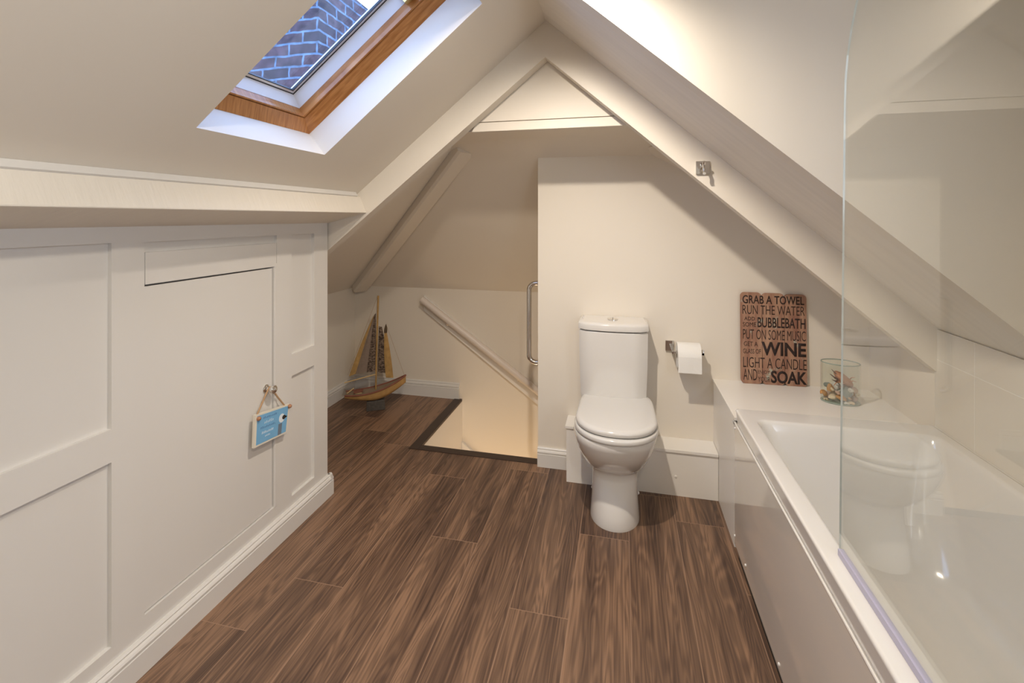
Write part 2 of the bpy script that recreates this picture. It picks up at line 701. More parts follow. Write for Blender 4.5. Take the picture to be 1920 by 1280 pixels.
def build_floor():
    bm = B()
    uvp = bm.loops.layers.uv.new('plank')
    uve = bm.loops.layers.uv.new('ends')
    tone = bm.verts.layers.float_vector.new('tone')
    rg = random.Random(3)

    def piece(x0, x1, y0, y1, px0, py0, py1, col):
        pts = [(x0, y0), (x1, y0), (x1, y1), (x0, y1)]
        vs = []
        for p in pts:
            v = bm.verts.new((p[0], p[1], 0))
            v[tone] = col
            vs.append(v)
        f = bm.faces.new(vs)
        return f, pts

    for k in range(-12, 8):
        px0 = PHASE + PITCH * k
        px1 = px0 + PITCH
        base = KNOWN.get(k)
        Lp = 1.22
        js = []
        if base:
            js = list(base)
        else:
            js = [rg.uniform(0.2, 1.2) if k not in (-3, 1) else (2.364 if k == -3 else 0.9)]
        allj = sorted(js)
        lo = allj[0]
        while lo > NEAR - 0.1:
            lo -= Lp
            allj.insert(0, lo)
        hi = allj[-1]
        while hi < YB + 0.1:
            hi += Lp
            allj.append(hi)
        for a, b in zip(allj, allj[1:]):
            col = (rg.random(), rg.random(), rg.random())
            # cut the plank by the room outline and the stair hole
            xs0, xs1 = max(px0, XB), min(px1, XR)
            ys0, ys1 = max(a, NEAR), min(b, YB)
            if xs1 - xs0 < 0.002 or ys1 - ys0 < 0.002:
                continue
            cells = []
            xc = [xs0] + ([HX0] if xs0 < HX0 < xs1 else []) + [xs1]
            yc = [ys0] + ([HY0] if ys0 < HY0 < ys1 else []) + [ys1]
            for i in range(len(xc) - 1):
                for j in range(len(yc) - 1):
                    mx_, my_ = (xc[i] + xc[i + 1]) / 2, (yc[j] + yc[j + 1]) / 2
                    if mx_ > HX0 and my_ > HY0:
                        continue
                    cells.append((xc[i], xc[i + 1], yc[j], yc[j + 1]))
            for (x0, x1, y0, y1) in cells:
                # split lengthwise at mid-width and mid-length so distance-to-edge is linear
                xm = sorted({x0, x1, *([px0 + PITCH / 2] if x0 < px0 + PITCH / 2 < x1 else [])})
                ym = sorted({y0, y1, *([(a + b) / 2] if y0 < (a + b) / 2 < y1 else [])})
                for i in range(len(xm) - 1):
                    for j in range(len(ym) - 1):
                        f, pts = piece(xm[i], xm[i + 1], ym[j], ym[j + 1], px0, a, b, col)
                        for lp, p in zip(f.loops, pts):
                            lp[uvp].uv = (p[0] - px0, p[1] - a)
                            lp[uve].uv = (min(p[0] - px0, px1 - p[0]), min(p[1] - a, b - p[1]))
    # body of the floor under the covering
    n0 = len(bm.faces)
    for lo, hi in (((XB, NEAR, -0.14), (XR, HY0 - 0.031, -0.0005)), ((XB, HY0 - 0.031, -0.14), (HX0 - 0.031, YB, -0.0005))):
        box(bm, lo, hi, mi=1)
    return bm


_fb = build_floor()
fl = struct('floor', _fb, [FLOOR, STAIRPAINT], smooth=0)
for p in fl.data.polygons:      # top faces of the covering must look up
    pass

# stair opening: dark nosing strips along both edges, lining, string and first step
bm = B()
box(bm, (HX0 - 0.055, HY0 - 0.05, -0.012), (HX0 + 0.004, YB - 0.016, 0.0035), 0.002)
box(bm, (HX0 + 0.004, HY0 - 0.05, -0.012), (XP - 0.001, HY0 + 0.004, 0.0035), 0.002)
struct('trim_1', bm, NOSING, label='dark brown edging strip around the stair opening in the floor')
bm = B()
box(bm, (HX0 - 0.03, HY0, -2.4), (HX0, YB, -0.013))
box(bm, (HX0 - 0.03, HY0 - 0.03, -2.4), (XP + 0.1, HY0, -0.013))
box(bm, (HX0 - 0.03, HY0 - 0.03, -2.45), (XP + 0.1, YB, -2.4))
struct('wall_stair', bm, STAIRPAINT)
bm = B()
prism(bm, [(HX0, YB - 0.02, -0.30), (HX0, YB - 0.02, -0.62), (XP, YB - 0.02, -1.12), (XP, YB - 0.02, -0.80)], (0, 0.02, 0), 0.002)
box(bm, (HX0, HY0, -0.60), (HX0 + 0.02, YB - 0.02, -0.37), 0.002)
struct('trim_2', bm, STAIRPAINT, label='painted stair string going down in the floor opening')

# ------------------------------------------------------------------ walls
# knee wall with sunk panels and the opening for the cupboard door
DY0, DY1, DZ0, DZ1 = 1.08, 1.600, 0.150, 1.106
rects = [(0.16, 0.990, 0.728, 1.231, 0.013), (0.16, 0.990, 0.138, 0.638, 0.013),
         (-0.9, 0.05, 0.728, 1.231, 0.013), (-0.9, 0.05, 0.138, 0.638, 0.013),
         (DY0, 1.615, 1.199, 1.229, 0.012), (DY0, DY0 + 0.0025, DZ1, 1.199, 0.006), (1.6125, 1.615, DZ1 + 0.012, 1.199, 0.004),
         (DY0, DY1, DZ0, DZ1, 0.045),
         (1.702, 1.850, 0.728, 1.229, 0.013), (1.702, 1.850, 0.135, 0.638, 0.013)]
bm = relief(B(), NEAR, YE, 0, 1.30, XL, 0.09, rects)
struct('wall_left', bm, WOODWORK, smooth=0)
# board over the door stands a little back from the frame
d = thing('door_1', 'plain white cupboard door in the panelled knee wall', 'door', (XL, DY0, DZ0))
d['kind'] = 'structure'
bm = box(B(), (XL - 0.028, DY0 + 0.0025, DZ0 + 0.003), (XL - 0.006, DY1 - 0.004, DZ1 - 0.006), 0.0015)
leaf = obj('door_panel', bm, WOODWORK, d)
bm = B()
kx, ky, kz = XL - 0.006, 1.562, 0.634
lathe(bm, [(0.0001, 0), (0.0165, 0), (0.0165, 0.003), (0.013, 0.006), (0.007, 0.008), (0.0055, 0.014), (0.0055, 0.020), (0.009, 0.023), (0.0145, 0.028), (0.0165, 0.034), (0.0155, 0.040), (0.011, 0.0445), (0.004, 0.0465), (0.0001, 0.0467)], (kx, ky, kz), (1, 0, 0), 28)
obj('door_knob', bm, CHROME, d, label='round chrome door knob')
# casing moulding strip on the right of the door
bm = box(B(), (XL - 0.004, DY1 + 0.001, DZ0), (XL + 0.003, DY1 + 0.013, DZ1), 0.0015)
obj('door_stop', bm, WOODWORK, d)

# eaves end wall joining the knee wall to the low wall by the stairs
bm = box(B(), (XB - 0.1, YE - 0.07, 0), (XL - 0.09, YE, 1.30))
struct('wall_eaves', bm, PAINT)
bm = box(B(), (XB - 0.12, YE - 0.07, -1.4), (XB, YB + 0.1, 0.98))
struct('wall_stairs_left', bm, PAINT)
bm = box(B(), (XB - 0.12, YB, -2.45), (XR + 0.1, YB + 0.1, 0.98))
struct('wall_back', bm, PLASTER)
# wall behind the toilet (stud wall returning along the stairs)
bm = prism(B(), [(XP, YW + 0.02, -2.4), (XP, YB, -2.4), (XP, YB, 0.95), (XP, YW + 0.02, 1.78)], (0.09, 0, 0))
prism(bm, [(XP, YW, -0.1), (XR + 0.02, YW, -0.1), (XR + 0.02, YW, 0.99), (0.1, YW, 1.80), (XP, YW, 1.80)], (0, 0.02, 0))
struct('wall_toilet', bm, PAINT, smooth=0)
# wall along the bath, unbroken, and wall behind the camera
bm = box(B(), (XR, NEAR - 0.1, -0.05), (XR + 0.12, YB, 2.2))
struct('wall_right', bm, PAINT, smooth=0)
bm = box(B(), (XL - 0.3, NEAR - 0.1, -0.05), (XR + 0.12, NEAR, 2.4))
struct('wall_front', bm, PAINT)
# tiled lining of the bath wall
bm = box(B(), (XR - 0.007, NEAR + 0.01, 0.55), (XR + 0.0, 1.967, 0.9062), 0.0008)
struct('trim_3', bm, TILE, label='cream tiles along the wall above the bath')
# unseen window frame and opaque pane, added to carry the blue fill
win = thing('added_window', 'unseen white window frame added around the blue fill light', 'window', (XR, -0.95, 1.2))
win['kind'] = 'structure'
bm = plate_hole(B(), lambda s, y, dd: Vector((XR + dd, y, s)), 1.2, 1.9, -0.95, 0.25, 1.25, 1.85, -0.90, 0.20, -0.03, 0.02)
obj('window_frame', bm, WOODWORK, win)
bm = box(B(), (XR - 0.003, -0.90, 1.25), (XR + 0.001, 0.20, 1.85))
obj('window_pane', bm, mat('added_pane', (0.25, 0.32, 0.45), 0.05), win)

# ------------------------------------------------------------------ ceilings
# left slope with the skylight opening
SK0, SK1, SY0, SY1 = -0.952, -0.183, 0.975, 1.502
bm = plate_hole(B(), PLs, -2.35, 0.0, NEAR - 0.1, YB + 0.1, SK0, SK1, SY0, SY1, 0, 0.24)
struct('ceiling', bm, PAINT, smooth=0)
# right slope beyond the dormer cheek
CH = 1.43
y2 = YB + 0.1
bm = prism(B(), [(RX, CH + 0.03, RZ), (XR + 0.15, CH + 0.03, zr(XR + 0.15)), (XR + 0.15, CH + 0.03, zr(XR + 0.15) + 0.25), (RX, CH + 0.03, RZ + 0.25)], (0, y2 - CH - 0.03, 0))
struct('ceiling.001', bm, SOFFIT, smooth=0)
# dormer cheek: the upright triangle that closes the raised ceiling
bm = prism(B(), [(RX, CH, RZ - 0.0005), (XR + 0.1, CH, zr(XR + 0.1) - 0.0005), (XR + 0.1, CH, RZ + 0.1), (RX, CH, RZ + 0.1)], (0, 0.06, 0))
struct('wall_dormer', bm, PAINT, smooth=0)
bm = box(B(), (RX, NEAR - 0.1, RZ), (XR + 0.12, CH + 0.02, RZ + 0.1))
struct('ceiling.002', bm, PAINT, smooth=0)
# low ceiling over the landing and the slope over the stairs
KH = 1.145
ZC = 1.69
YC = YB - (ZC - 0.785) / KH
prof = [(2.035, ZC)]
for i in range(13):
    t = i / 12
    q0, q1, q2 = Vector((2.24, ZC, 0)), Vector((YC, ZC, 0)), Vector((YC + 0.24, ZC - 0.24 * KH, 0))
    q = q0 * (1 - t) ** 2 + q1 * 2 * t * (1 - t) + q2 * t * t
    prof.append((q.x, q.y))
prof += [(YB + 0.1, 0.785 - 0.1 * KH), (YB + 0.1, 1.05), (YC + 0.1, ZC + 0.08), (2.035, ZC + 0.06)]
bm = prism(B(), [(XB - 0.1, y, z) for y, z in prof], (XR - XB + 0.2, 0, 0))
struct('ceiling.003', bm, PLASTER, smooth=40)

# ------------------------------------------------------------------ timbers
YT0, YT1 = 1.955, 2.018
RI_L = 0.803
RI_R = 0.8746
AI = (-0.314, 1.977)
SEAT_X = -1.62
bm = prism(B(), [(RX, YT0, RZ), (AI[0], YT0, AI[1]), (SEAT_X, YT0, AI[1] + RI_L * (SEAT_X - AI[0])), (SEAT_X, YT0, zl(SEAT_X))], (0, YT1 - YT0, 0))
tag(struct('trim_4', bm, TIMBER, smooth=0), 'white painted roof rafter slanting up from the panelled wall to the apex')
bm = prism(B(), [(RX, YT0, RZ), (XR, YT0, zr(XR)), (XR, YT0, AI[1] - RI_R * (XR - AI[0])), (AI[0], YT0, AI[1])], (0, YT1 - YT0, 0))
tag(struct('trim_5', bm, TIMBER, smooth=0), 'white painted roof rafter slanting down from the apex to the bath wall')
# collar board with the plastered triangle above it
bm = B()
prism(bm, [(-0.66, YT1 + 0.002, 1.686), (0.03, YT1 + 0.002, 1.686), (0.0, YT1 + 0.002, 1.726), (-0.64, YT1 + 0.002, 1.726)], (0, 0.03, 0), 0.0015)
tag(struct('trim_6', bm, TIMBER, smooth=0), 'white collar board across the gable of the roof frame')
bm = prism(B(), [(-0.68, YT1 + 0.002, 1.7295), (0.02, YT1 + 0.002, 1.7295), (AI[0], YT1 + 0.002, 2.05)], (0, 0.04, 0))
struct('wall_gable', bm, PAINT, smooth=0)
# purlin along the knee wall: tilted beam with a thin lip board above
bm = B()
pts = [(XL - 0.03, 1.268), (-1.145, 1.322), (-1.178, 1.398), (-1.215, 1.405), (-1.40, 1.32)]
prism(bm, [(x, NEAR, z) for x, z in pts], (0, YT0 - NEAR, 0), 0.004)
tag(struct('trim_7', bm, TIMBER, smooth=0), 'long white painted purlin beam running above the panelled wall')
bm = B()
prism(bm, [(x, NEAR, z) for x, z in [(-1.186, 1.389), (-1.172, 1.400), (-1.184, 1.4175), (-1.205, 1.402)]], (0, 1.925 - NEAR, 0), 0.001)
tag(struct('trim_8', bm, WOODWORK, smooth=0), 'thin lip board where the purlin meets the sloping ceiling')


def hip(sign, xs, name, lab):
    """rafter where the side slope and the slope over the stairs meet"""
    def pt(t):
        y = YB - 0.02 - t * 0.80
        z = 0.785 + KH * (YB - y)
        x = RX - (RZ - z) / KL if sign < 0 else RX + (RZ - z) / KR
        return Vector((x, y, z))
    a, b = pt(0.0), pt(0.98)
    dd = (b - a).normalized()
    side = dd.cross(Vector((0, 0, 1))).normalized()
    nrm = side.cross(dd).normalized()
    if nrm.z < 0:
        nrm = -nrm
    hw, dep = 0.055, 0.075
    bm = B()
    sec = [side * hw + nrm * 0.03, side * hw - nrm * (dep - .012), side * (hw - .012) - nrm * dep, -side * (hw - .012) - nrm * dep, -side * hw - nrm * (dep - .012), -side * hw + nrm * 0.03]
    loft(bm, [[a + s for s in sec], [b + s for s in sec]])
    tag(struct(name, bm, PLASTER), lab)


hip(-1, 0, 'trim_9', 'rounded hip rafter coming down into the corner behind the model boat')
hip(1, 0, 'trim_10', 'rounded hip rafter above the toilet wall, half hidden by the roof frame')


# ------------------------------------------------------------------ skirting boards
def skirt_prof(h, t):
    return [(0, 0), (t, 0), (t, h * .68), (t * .80, h * .70), (t * .95, h * .74), (t * .98, h * .80), (t * .8, h * .86), (t * .55, h * .90), (t * .62, h * .95), (t * .4, h), (0, h)]


def skirt(bm, a, b, out, h, t):
    a, b, out = Vector(a), Vector(b), Vector(out)
    prism(bm, [a + out * q + Vector((0, 0, z)) for q, z in skirt_prof(h, t)], b - a)


bm = B()
skirt(bm, (XL, NEAR, 0), (XL, YE + 0.019, 0), (1, 0, 0), 0.097, 0.021)
skirt(bm, (XL - 0.09, YE, 0), (XL + 0.02, YE, 0), (0, 1, 0), 0.097, 0.020)
struct('baseboard_left', bm, WOODWORK, smooth=0)
bm = B()
skirt(bm, (XB, YB, 0), (-1.135, YB, 0), (0, -1, 0), 0.112, 0.018)
struct('baseboard_back', bm, WOODWORK, smooth=0)
bm = B()
skirt(bm, (XB, YE, 0), (XB, YB, 0), (1, 0, 0), 0.105, 0.018)
struct('baseboard_stairs', bm, WOODWORK, smooth=0)
bm = B()
skirt(bm, (XP, YW, 0), (-0.26, YW, 0), (0, -1, 0), 0.098, 0.020)
struct('baseboard_toilet', bm, WOODWORK, smooth=0)

# ------------------------------------------------------------------ pipe boxing and bath ledge
YS = 2.312
bm = B()
box(bm, (-0.266, YS, 0), (-0.05, YW, 0.264), 0.001)
box(bm, (-0.272, YS - 0.006, 0.264), (-0.05, YW, 0.277), 0.0015)
tag(struct('trim_11', bm, PANELWHITE), 'tall white pipe boxing on the stair side of the toilet')
bm = B()
box(bm, (-0.05, YS, 0), (0.431, YW, 0.203), 0.001)
box(bm, (-0.05, YS - 0.007, 0.203), (0.431, YW, 0.217), 0.0015)
lathe(bm, [(0.0001, 0), (0.006, 0), (0.005, 0.003), (0.0001, 0.004)], (0.245, YS, 0.09), (0, -1, 0), 10)
tag(struct('trim_12', bm, PANELWHITE), 'low white pipe boxing between the toilet and the bath')
bm = B()
box(bm, (0.432, 2.004, 0), (0.445, YW, 0.507), 0.001)
box(bm, (0.428, 1.984, 0.507), (XR, YW, 0.520), 0.0015)
tag(struct('trim_13', bm, PANELWHITE), 'white boxed ledge at the end of the bath')

# ------------------------------------------------------------------ skylight
sky = thing('window_1', 'pine framed roof window in the sloping ceiling', 'window', PLs(SK0, SY0, 0.1))
sky['kind'] = 'structure'


def ring(o, i, d_o, d_i, dback, top_o=None):
    """picture-frame ring on the left slope: outer rect o at depth d_o, inner rect i at depth d_i, back at dback"""
    bm = B()
    def rect(r, d):
        s0, s1, y0, y1 = r
        return [PLs(s0, y0, d), PLs(s1, y0, d), PLs(s1, y1, d), PLs(s0, y1, d)]
    loft(bm, [rect(o, dback), rect(o, d_o), rect(i, d_i), rect(i, dback)], False, False)
    a = rect(o, dback)
    b = rect(i, dback)
    for k in range(4):
        j = (k + 1) % 4
        poly(bm, [a[k], a[j], b[j], b[k]])
    bmesh.ops.remove_doubles(bm, verts=bm.verts, dist=1e-6)
    return bm


O = (SK0, SK1, SY0, SY1)


def inset(r, k):
    return (r[0] + k, r[1] - k, r[2] + k, r[3] - k)


fr = obj('window_frame', ring(inset(O, 0.0005), inset(O, 0.038), 0.100, 0.132, 0.235), PINE, sky, smooth=0)
sash = obj('window_sash', ring(inset(O, 0.0415), inset(O, 0.046), 0.134, 0.136, 0.23), PINE, sky, smooth=0)
obj('sash_face', ring(inset(O, 0.043), inset(O, 0.050), 0.137, 0.168, 0.23), PINE, sash, smooth=0)
obj('window_liner', ring(inset(O, 0.0505), inset(O, 0.072), 0.166, 0.205, 0.23), LINER, sky, smooth=0)
obj('bead', ring(inset(O, 0.0725), inset(O, 0.0755), 0.204, 0.204, 0.215), RUBBER, sky, smooth=0)
obj('spacer_bar', ring(inset(O, 0.0755), inset(O, 0.0835), 0.2055, 0.2065, 0.215), SILVER, sky, smooth=0)
obj('outer_bead', ring(inset(O, 0.0835), inset(O, 0.0865), 0.2065, 0.2065, 0.215), RUBBER, sky, smooth=0)
bm = B()
s0, s1, y0, y1 = inset(O, 0.086)
loft(bm, [[PLs(s0, y0, .207), PLs(s1, y0, .207), PLs(s1, y1, .207), PLs(s0, y1, .207)], [PLs(s0, y0, .211), PLs(s1, y0, .211), PLs(s1, y1, .211), PLs(s0, y1, .211)]])
obj('window_pane', bm, PANEGLASS, sky, smooth=0)
bm = B()
loft(bm, [[PLs(-0.375, 1.425, .150), PLs(-0.335, 1.425, .150), PLs(-0.335, 1.446, .150), PLs(-0.375, 1.446, .150)], [PLs(-0.375, 1.425, .19), PLs(-0.335, 1.425, .19), PLs(-0.335, 1.446, .19), PLs(-0.375, 1.446, .19)]])
obj('pivot_hinge', bm, BRASS, sky, smooth=0, label='small brass pivot hinge')

# brick chimney seen through the skylight
ch = thing('chimney_stack', 'old brick chimney stack outside, seen through the roof window', 'chimney', (-2.5, 3.3, 0))
cx0, cx1, cy0, cy1 = -3.1, -2.11, 2.95, 4.0
bm = B()
uvb = bm.loops.layers.uv.new('brick')


def brick_wall(pts, us):
    f = poly(bm, pts)
    for lp, u in zip(f.loops, us):
        lp[uvb].uv = u


zt = 3.08
for (a, b, u0, u1) in (((cx0, cy0), (cx1, cy0), 0.04, 1.03), ((cx1, cy0), (cx1, cy1), 1.03, 2.08), ((cx1, cy1), (cx0, cy1), 0, 1), ((cx0, cy1), (cx0, cy0), 0, 1)):
    brick_wall([(*a, 0), (*b, 0), (*b, zt), (*a, zt)], [(u0, 0), (u1, 0), (u1, zt), (u0, zt)])
brick_wall([(cx0, cy0, zt), (cx1, cy0, zt), (cx1, cy1, zt), (cx0, cy1, zt)], [(0, 0), (1, 0), (1, 1), (0, 1)])
obj('stack', bm, BRICK, ch, smooth=0)
bm = B()
lathe(bm, [(0.11, zt), (0.13, zt + 0.02), (0.11, zt + 0.05), (0.095, zt + 0.3), (0.115, zt + 0.34), (0.08, zt + 0.34), (0.08, zt + 0.1)], (-2.6, 3.5, 0), n=20)
obj('chimney_pot', bm, mat('terracotta', (0.35, 0.14, 0.08), 0.8), ch)

# ------------------------------------------------------------------ bath
tub = thing('bathtub', 'white bath along the tiled wall behind the glass screen', 'bathtub', (0.75, 1.1, 0))
bx0, bx1, by0, by1 = 0.428, XR - 0.008, 0.275, 1.976
bm = B()
rings = [rrect(bx0 + .006, bx1, by0 + .006, by1 - .006, 0.012, 0.5035), rrect(bx0 + .002, bx1, by0 + .002, by1 - .002, 0.012, 0.548), rrect(bx0, bx1, by0, by1, 0.012, 0.553), rrect(bx0 + .002, bx1 - .002, by0 + .002, by1 - .002, 0.013, 0.558),
         rrect(bx0 + .007, bx1 - .007, by0 + .007, by1 - .007, 0.016, 0.560), rrect(0.474, 1.048, 0.34, 1.888, 0.035, 0.560), rrect(0.481, 1.040, 0.35, 1.881, 0.04, 0.5575),
         rrect(0.486, 1.034, 0.357, 1.873, 0.045, 0.549), rrect(0.492, 1.028, 0.366, 1.862, 0.055, 0.52), rrect(0.512, 1.005, 0.40, 1.800, 0.10, 0.34),
         rrect(0.535, 0.985, 0.45, 1.730, 0.12, 0.22), rrect(0.56, 0.96, 0.50, 1.680, 0.13, 0.178), rrect(0.60, 0.92, 0.56, 1.62, 0.13, 0.165), rrect(0.70, 0.82, 0.8, 1.4, 0.05, 0.161)]
loft(bm, rings, cap0=False, cap1=True)
obj('tub', bm, ACRYLIC, tub, smooth=50)
bm = B()
lathe(bm, [(0.0001, 0), (0.03, 0), (0.032, 0.002), (0.028, 0.004), (0.0001, 0.005)], (0.76, 0.62, 0.166), n=20)
obj('plughole', bm, CHROME, tub)
pan = thing('bath_panel', 'glossy cream side panel along the front of the bath', 'bath panel', (0.432, 1.1, 0))
bm = box(B(), (0.4325, 0.28, 0.018), (0.437, 2.002, 0.500), 0.001)
obj('panel_sheet', bm, GLOSSPANEL, pan)
bm = tube(B(), [(0.4315, 0.28, 0.4985), (0.4315, 2.002, 0.4985)], 0.0035, 8)
obj('edge_bead', bm, WOODWORK, pan, label='narrow cream top edge')
bm = box(B(), (0.434, 0.28, 0.0), (0.450, 1.94, 0.017))  # black strip stands in for the shaded gap below the panel
obj('gap_shade_strip', bm, DARK, pan, label='dark strip painted as the shaded gap under the panel')
for y, z in ((1.993, 0.475), (2.000, 0.051), (1.832, 0.053), (1.462, 0.040), (0.95, 0.040)):
    bm = B()
    lathe(bm, [(0.0001, 0), (0.0048, 0), (0.0046, 0.002), (0.003, 0.0036), (0.0001, 0.004)], (0.4325, y if y < 2 else 1.997, z), (-1, 0, 0), 14)
    obj('screw_cap', bm, CAPWHITE, pan)
bm = box(B(), (0.424, 1.985, 0.492), (0.436, 2.001, 0.505), 0.002)
obj('corner_clip', bm, SILVER, pan)

# ------------------------------------------------------------------ glass screen
scr = thing('shower_screen', 'clear glass bath screen with a rounded top corner on the bath rim', 'bath screen', (0.467, 0.8, 0.56))
XS = 0.467
ly = lambda z: 1.169 - 0.0235 * (z - 0.565)       # the free edge leans a little
ytop, ztop, rr = 0.76, 1.93, 0.385
outl = [(0.40, 0.572), (ly(0.572), 0.572)]
for i in range(1, 7):
    z = 0.572 + (ztop - rr - 0.572) * i / 6
    outl.append((ly(z), z))
ye = ly(ztop - rr)
for i in range(1, 13):
    a = PI / 2 * i / 12
    outl.append((ye - rr + rr * math.cos(a), ztop - rr + rr * math.sin(a)))
outl.append((0.40, ztop))
bm = B()
th = 0.002
fa = [bm.verts.new((XS - th, y, z)) for y, z in outl]
fb2 = [bm.verts.new((XS + th, y, z)) for y, z in outl]
bm.faces.new(fa).material_index = 0
bm.faces.new(list(reversed(fb2))).material_index = 0
for i in range(len(outl)):
    j = (i + 1) % len(outl)
    f = bm.faces.new([fa[i], fb2[i], fb2[j], fa[j]])
    f.material_index = 1
obj('glass_panel', bm, [SCREENGLASS, GLASSEDGE], scr, smooth=0)
bm = box(B(), (XS - 0.006, 0.40, 0.5605), (XS + 0.006, 1.166, 0.575), 0.001)
obj('bottom_seal', bm, SEALSTRIP, scr, label='lilac tinted seal strip')
bm = box(B(), (XS - 0.014, 0.37, 0.562), (XS + 0.014, 0.41, ztop), 0.003)
obj('hinge_profile', bm, CHROME, scr)

# ------------------------------------------------------------------ toilet
tx, ty = -0.035, 2.15
toi = thing('toilet', 'white close coupled toilet with its lid down', 'toilet', (tx, ty, 0))


def egg(cx, w, yf, yb, z, yc=None, ef=2.1, eb=3.2, n=40, wb=None):
    """outline seen from above: rounded front (low y), squarer back"""
    yc = yc if yc is not None else yf + w * 1.15
    pts = []
    for i in range(n):
        t = 2 * PI * i / n
        c, s = math.cos(t), math.sin(t)
        e = ef if s < 0 else eb
        x = math.copysign(abs(c) ** (2 / e), c)
        y = math.copysign(abs(s) ** (2 / e), s)
        ww = w
        if s > 0 and wb:
            ww = w + (wb - w) * y
        pts.append(Vector((cx + ww * x, yc + (y * (yc - yf) if s < 0 else y * (yb - yc)), z)))
    return pts


bm = B()
P = [(0.000, 0.106, 1.985, 2.300), (0.012, 0.106, 1.984, 2.300), (0.05, 0.102, 1.992, 2.30), (0.12, 0.0975, 2.018, 2.30), (0.17, 0.096, 2.042, 2.305), (0.198, 0.099, 2.050, 2.31),
     (0.212, 0.108, 2.040, 2.315), (0.228, 0.122, 2.015, 2.32), (0.25, 0.136, 1.985, 2.33), (0.285, 0.151, 1.948, 2.35), (0.325, 0.1635, 1.916, 2.38), (0.365, 0.171, 1.898, 2.40), (0.392, 0.1735, 1.890, 2.405), (0.400, 0.171, 1.894, 2.403)]
loft(bm, [egg(tx + 0.004, w, yf, yb, z, yc=min(yf + 0.17, 2.12)) for z, w, yf, yb in P])
obj('pan', bm, CERAMIC, toi, smooth=60)
bm = B()
S = [(0.4015, 0.168), (0.404, 0.1735), (0.410, 0.1755), (0.419, 0.1755), (0.4235, 0.172), (0.4245, 0.166)]
loft(bm, [egg(tx + 0.010, w, 1.882 + (0.1755 - w), 2.335, z, yc=2.065, eb=5.0, wb=w * 0.94) for z, w in S])
obj('seat_ring', bm, SEATPLASTIC, toi, smooth=60)
bm = B()
S = [(0.4265, 0.158), (0.4275, 0.164), (0.431, 0.1685), (0.439, 0.1705), (0.446, 0.169), (0.4515, 0.162), (0.454, 0.150), (0.456, 0.10), (0.4565, 0.03)]
loft(bm, [egg(tx + 0.010, w, 1.897 + (0.1705 - w), 2.352 - (0.1705 - w), z, yc=2.07, ef=2.25, eb=6.5, wb=w * 0.96) for z, w in S])
obj('lid', bm, SEATPLASTIC, toi, smooth=60)
for sx in (-1, 1):
    bm = tube(B(), [(tx + sx * 0.09, 2.335, 0.43), (tx + sx * 0.055, 2.335, 0.43)], 0.011, 12)
    obj('hinge', bm, CHROME, toi)


def cis(w, yf, bow, z, r=0.02, yb=2.433, n=9):
    """tank section: bowed front"""
    pts = []
    for i in range(n + 1):
        k = -1 + 2 * i / n
        e = max(0, abs(k) - 0.86) / 0.14
        pts.append(Vector((tx - 0.006 + w * k, yf - bow * (1 - k * k) + r * (1 - math.sqrt(max(0, 1 - e * e))), z)))
    pts += [Vector((tx - 0.006 + w, yb, z)), Vector((tx - 0.006 - w, yb, z))]
    return pts


bm = B()
loft(bm, [cis(0.147, 2.285, 0.015, 0.402), cis(0.153, 2.272, 0.018, 0.45), cis(0.158, 2.264, 0.02, 0.60), cis(0.160, 2.262, 0.02, 0.755), cis(0.156, 2.266, 0.02, 0.762)])
obj('cistern', bm, CERAMIC, toi, smooth=40)
bm = B()
loft(bm, [cis(0.157, 2.265, 0.02, 0.766), cis(0.1625, 2.259, 0.02, 0.768), cis(0.1635, 2.258, 0.02, 0.774), cis(0.1635, 2.258, 0.02, 0.791), cis(0.161, 2.261, 0.02, 0.798), cis(0.154, 2.268, 0.02, 0.802, yb=2.428), cis(0.14, 2.285, 0.018, 0.8035, yb=2.42)])
cl = obj('cistern_lid', bm, CERAMIC, toi, smooth=40)
bm = B()
lathe(bm, [(0.0001, 0), (0.026, 0), (0.026, 0.003), (0.023, 0.0045), (0.0001, 0.0048)], (tx - 0.008, 2.345, 0.8034), n=28)
fb = obj('flush_button', bm, CHROME, toi, label='round chrome dual flush button')
bm = box(B(), (tx - 0.009, 2.322, 0.8072), (tx - 0.007, 2.368, 0.8088))
obj('button_split', bm, DARK, fb)
for sx, y in ((-1, 2.235), (1, 2.235)):
    bm = B()
    lathe(bm, [(0.0001, 0), (0.0075, 0), (0.0075, 0.006), (0.004, 0.010), (0.0001, 0.0105)], (tx + 0.004 + sx * 0.099, y, 0.035), (sx, 0, 0), 12)
    obj('bolt_cap', bm, CAPWHITE, toi)

# ------------------------------------------------------------------ toilet roll and holder
hol = thing('toilet_roll_holder', 'chrome toilet roll holder on the wall beside the toilet', 'toilet roll holder', (0.228, YW, 0.67))
bm = box(B(), (0.209, YW - 0.012, 0.646), (0.249, YW, 0.696), 0.0015)
obj('wall_plate', bm, CHROME, hol)
YR, ZR = 2.362, 0.657
bm = box(B(), (0.232, YR - 0.008, ZR - 0.007), (0.246, YW - 0.010, ZR + 0.007), 0.0015)
obj('bracket', bm, CHROME, hol)
bm = box(B(), (0.232, YR - 0.006, ZR - 0.006), (0.378, YR + 0.006, ZR + 0.006), 0.0015)
box(bm, (0.366, YR - 0.006, ZR - 0.006), (0.378, YR + 0.006, ZR + 0.020), 0.0015)
obj('bar', bm, CHROME, hol)
ro = thing('toilet_roll', 'white toilet paper roll hanging on the chrome holder', 'toilet roll', (0.306, YR, ZR - 0.0112))
bm = B()
cr, ch_, cz = 0.061, 0.0205, ZR - 0.0112
n = 40
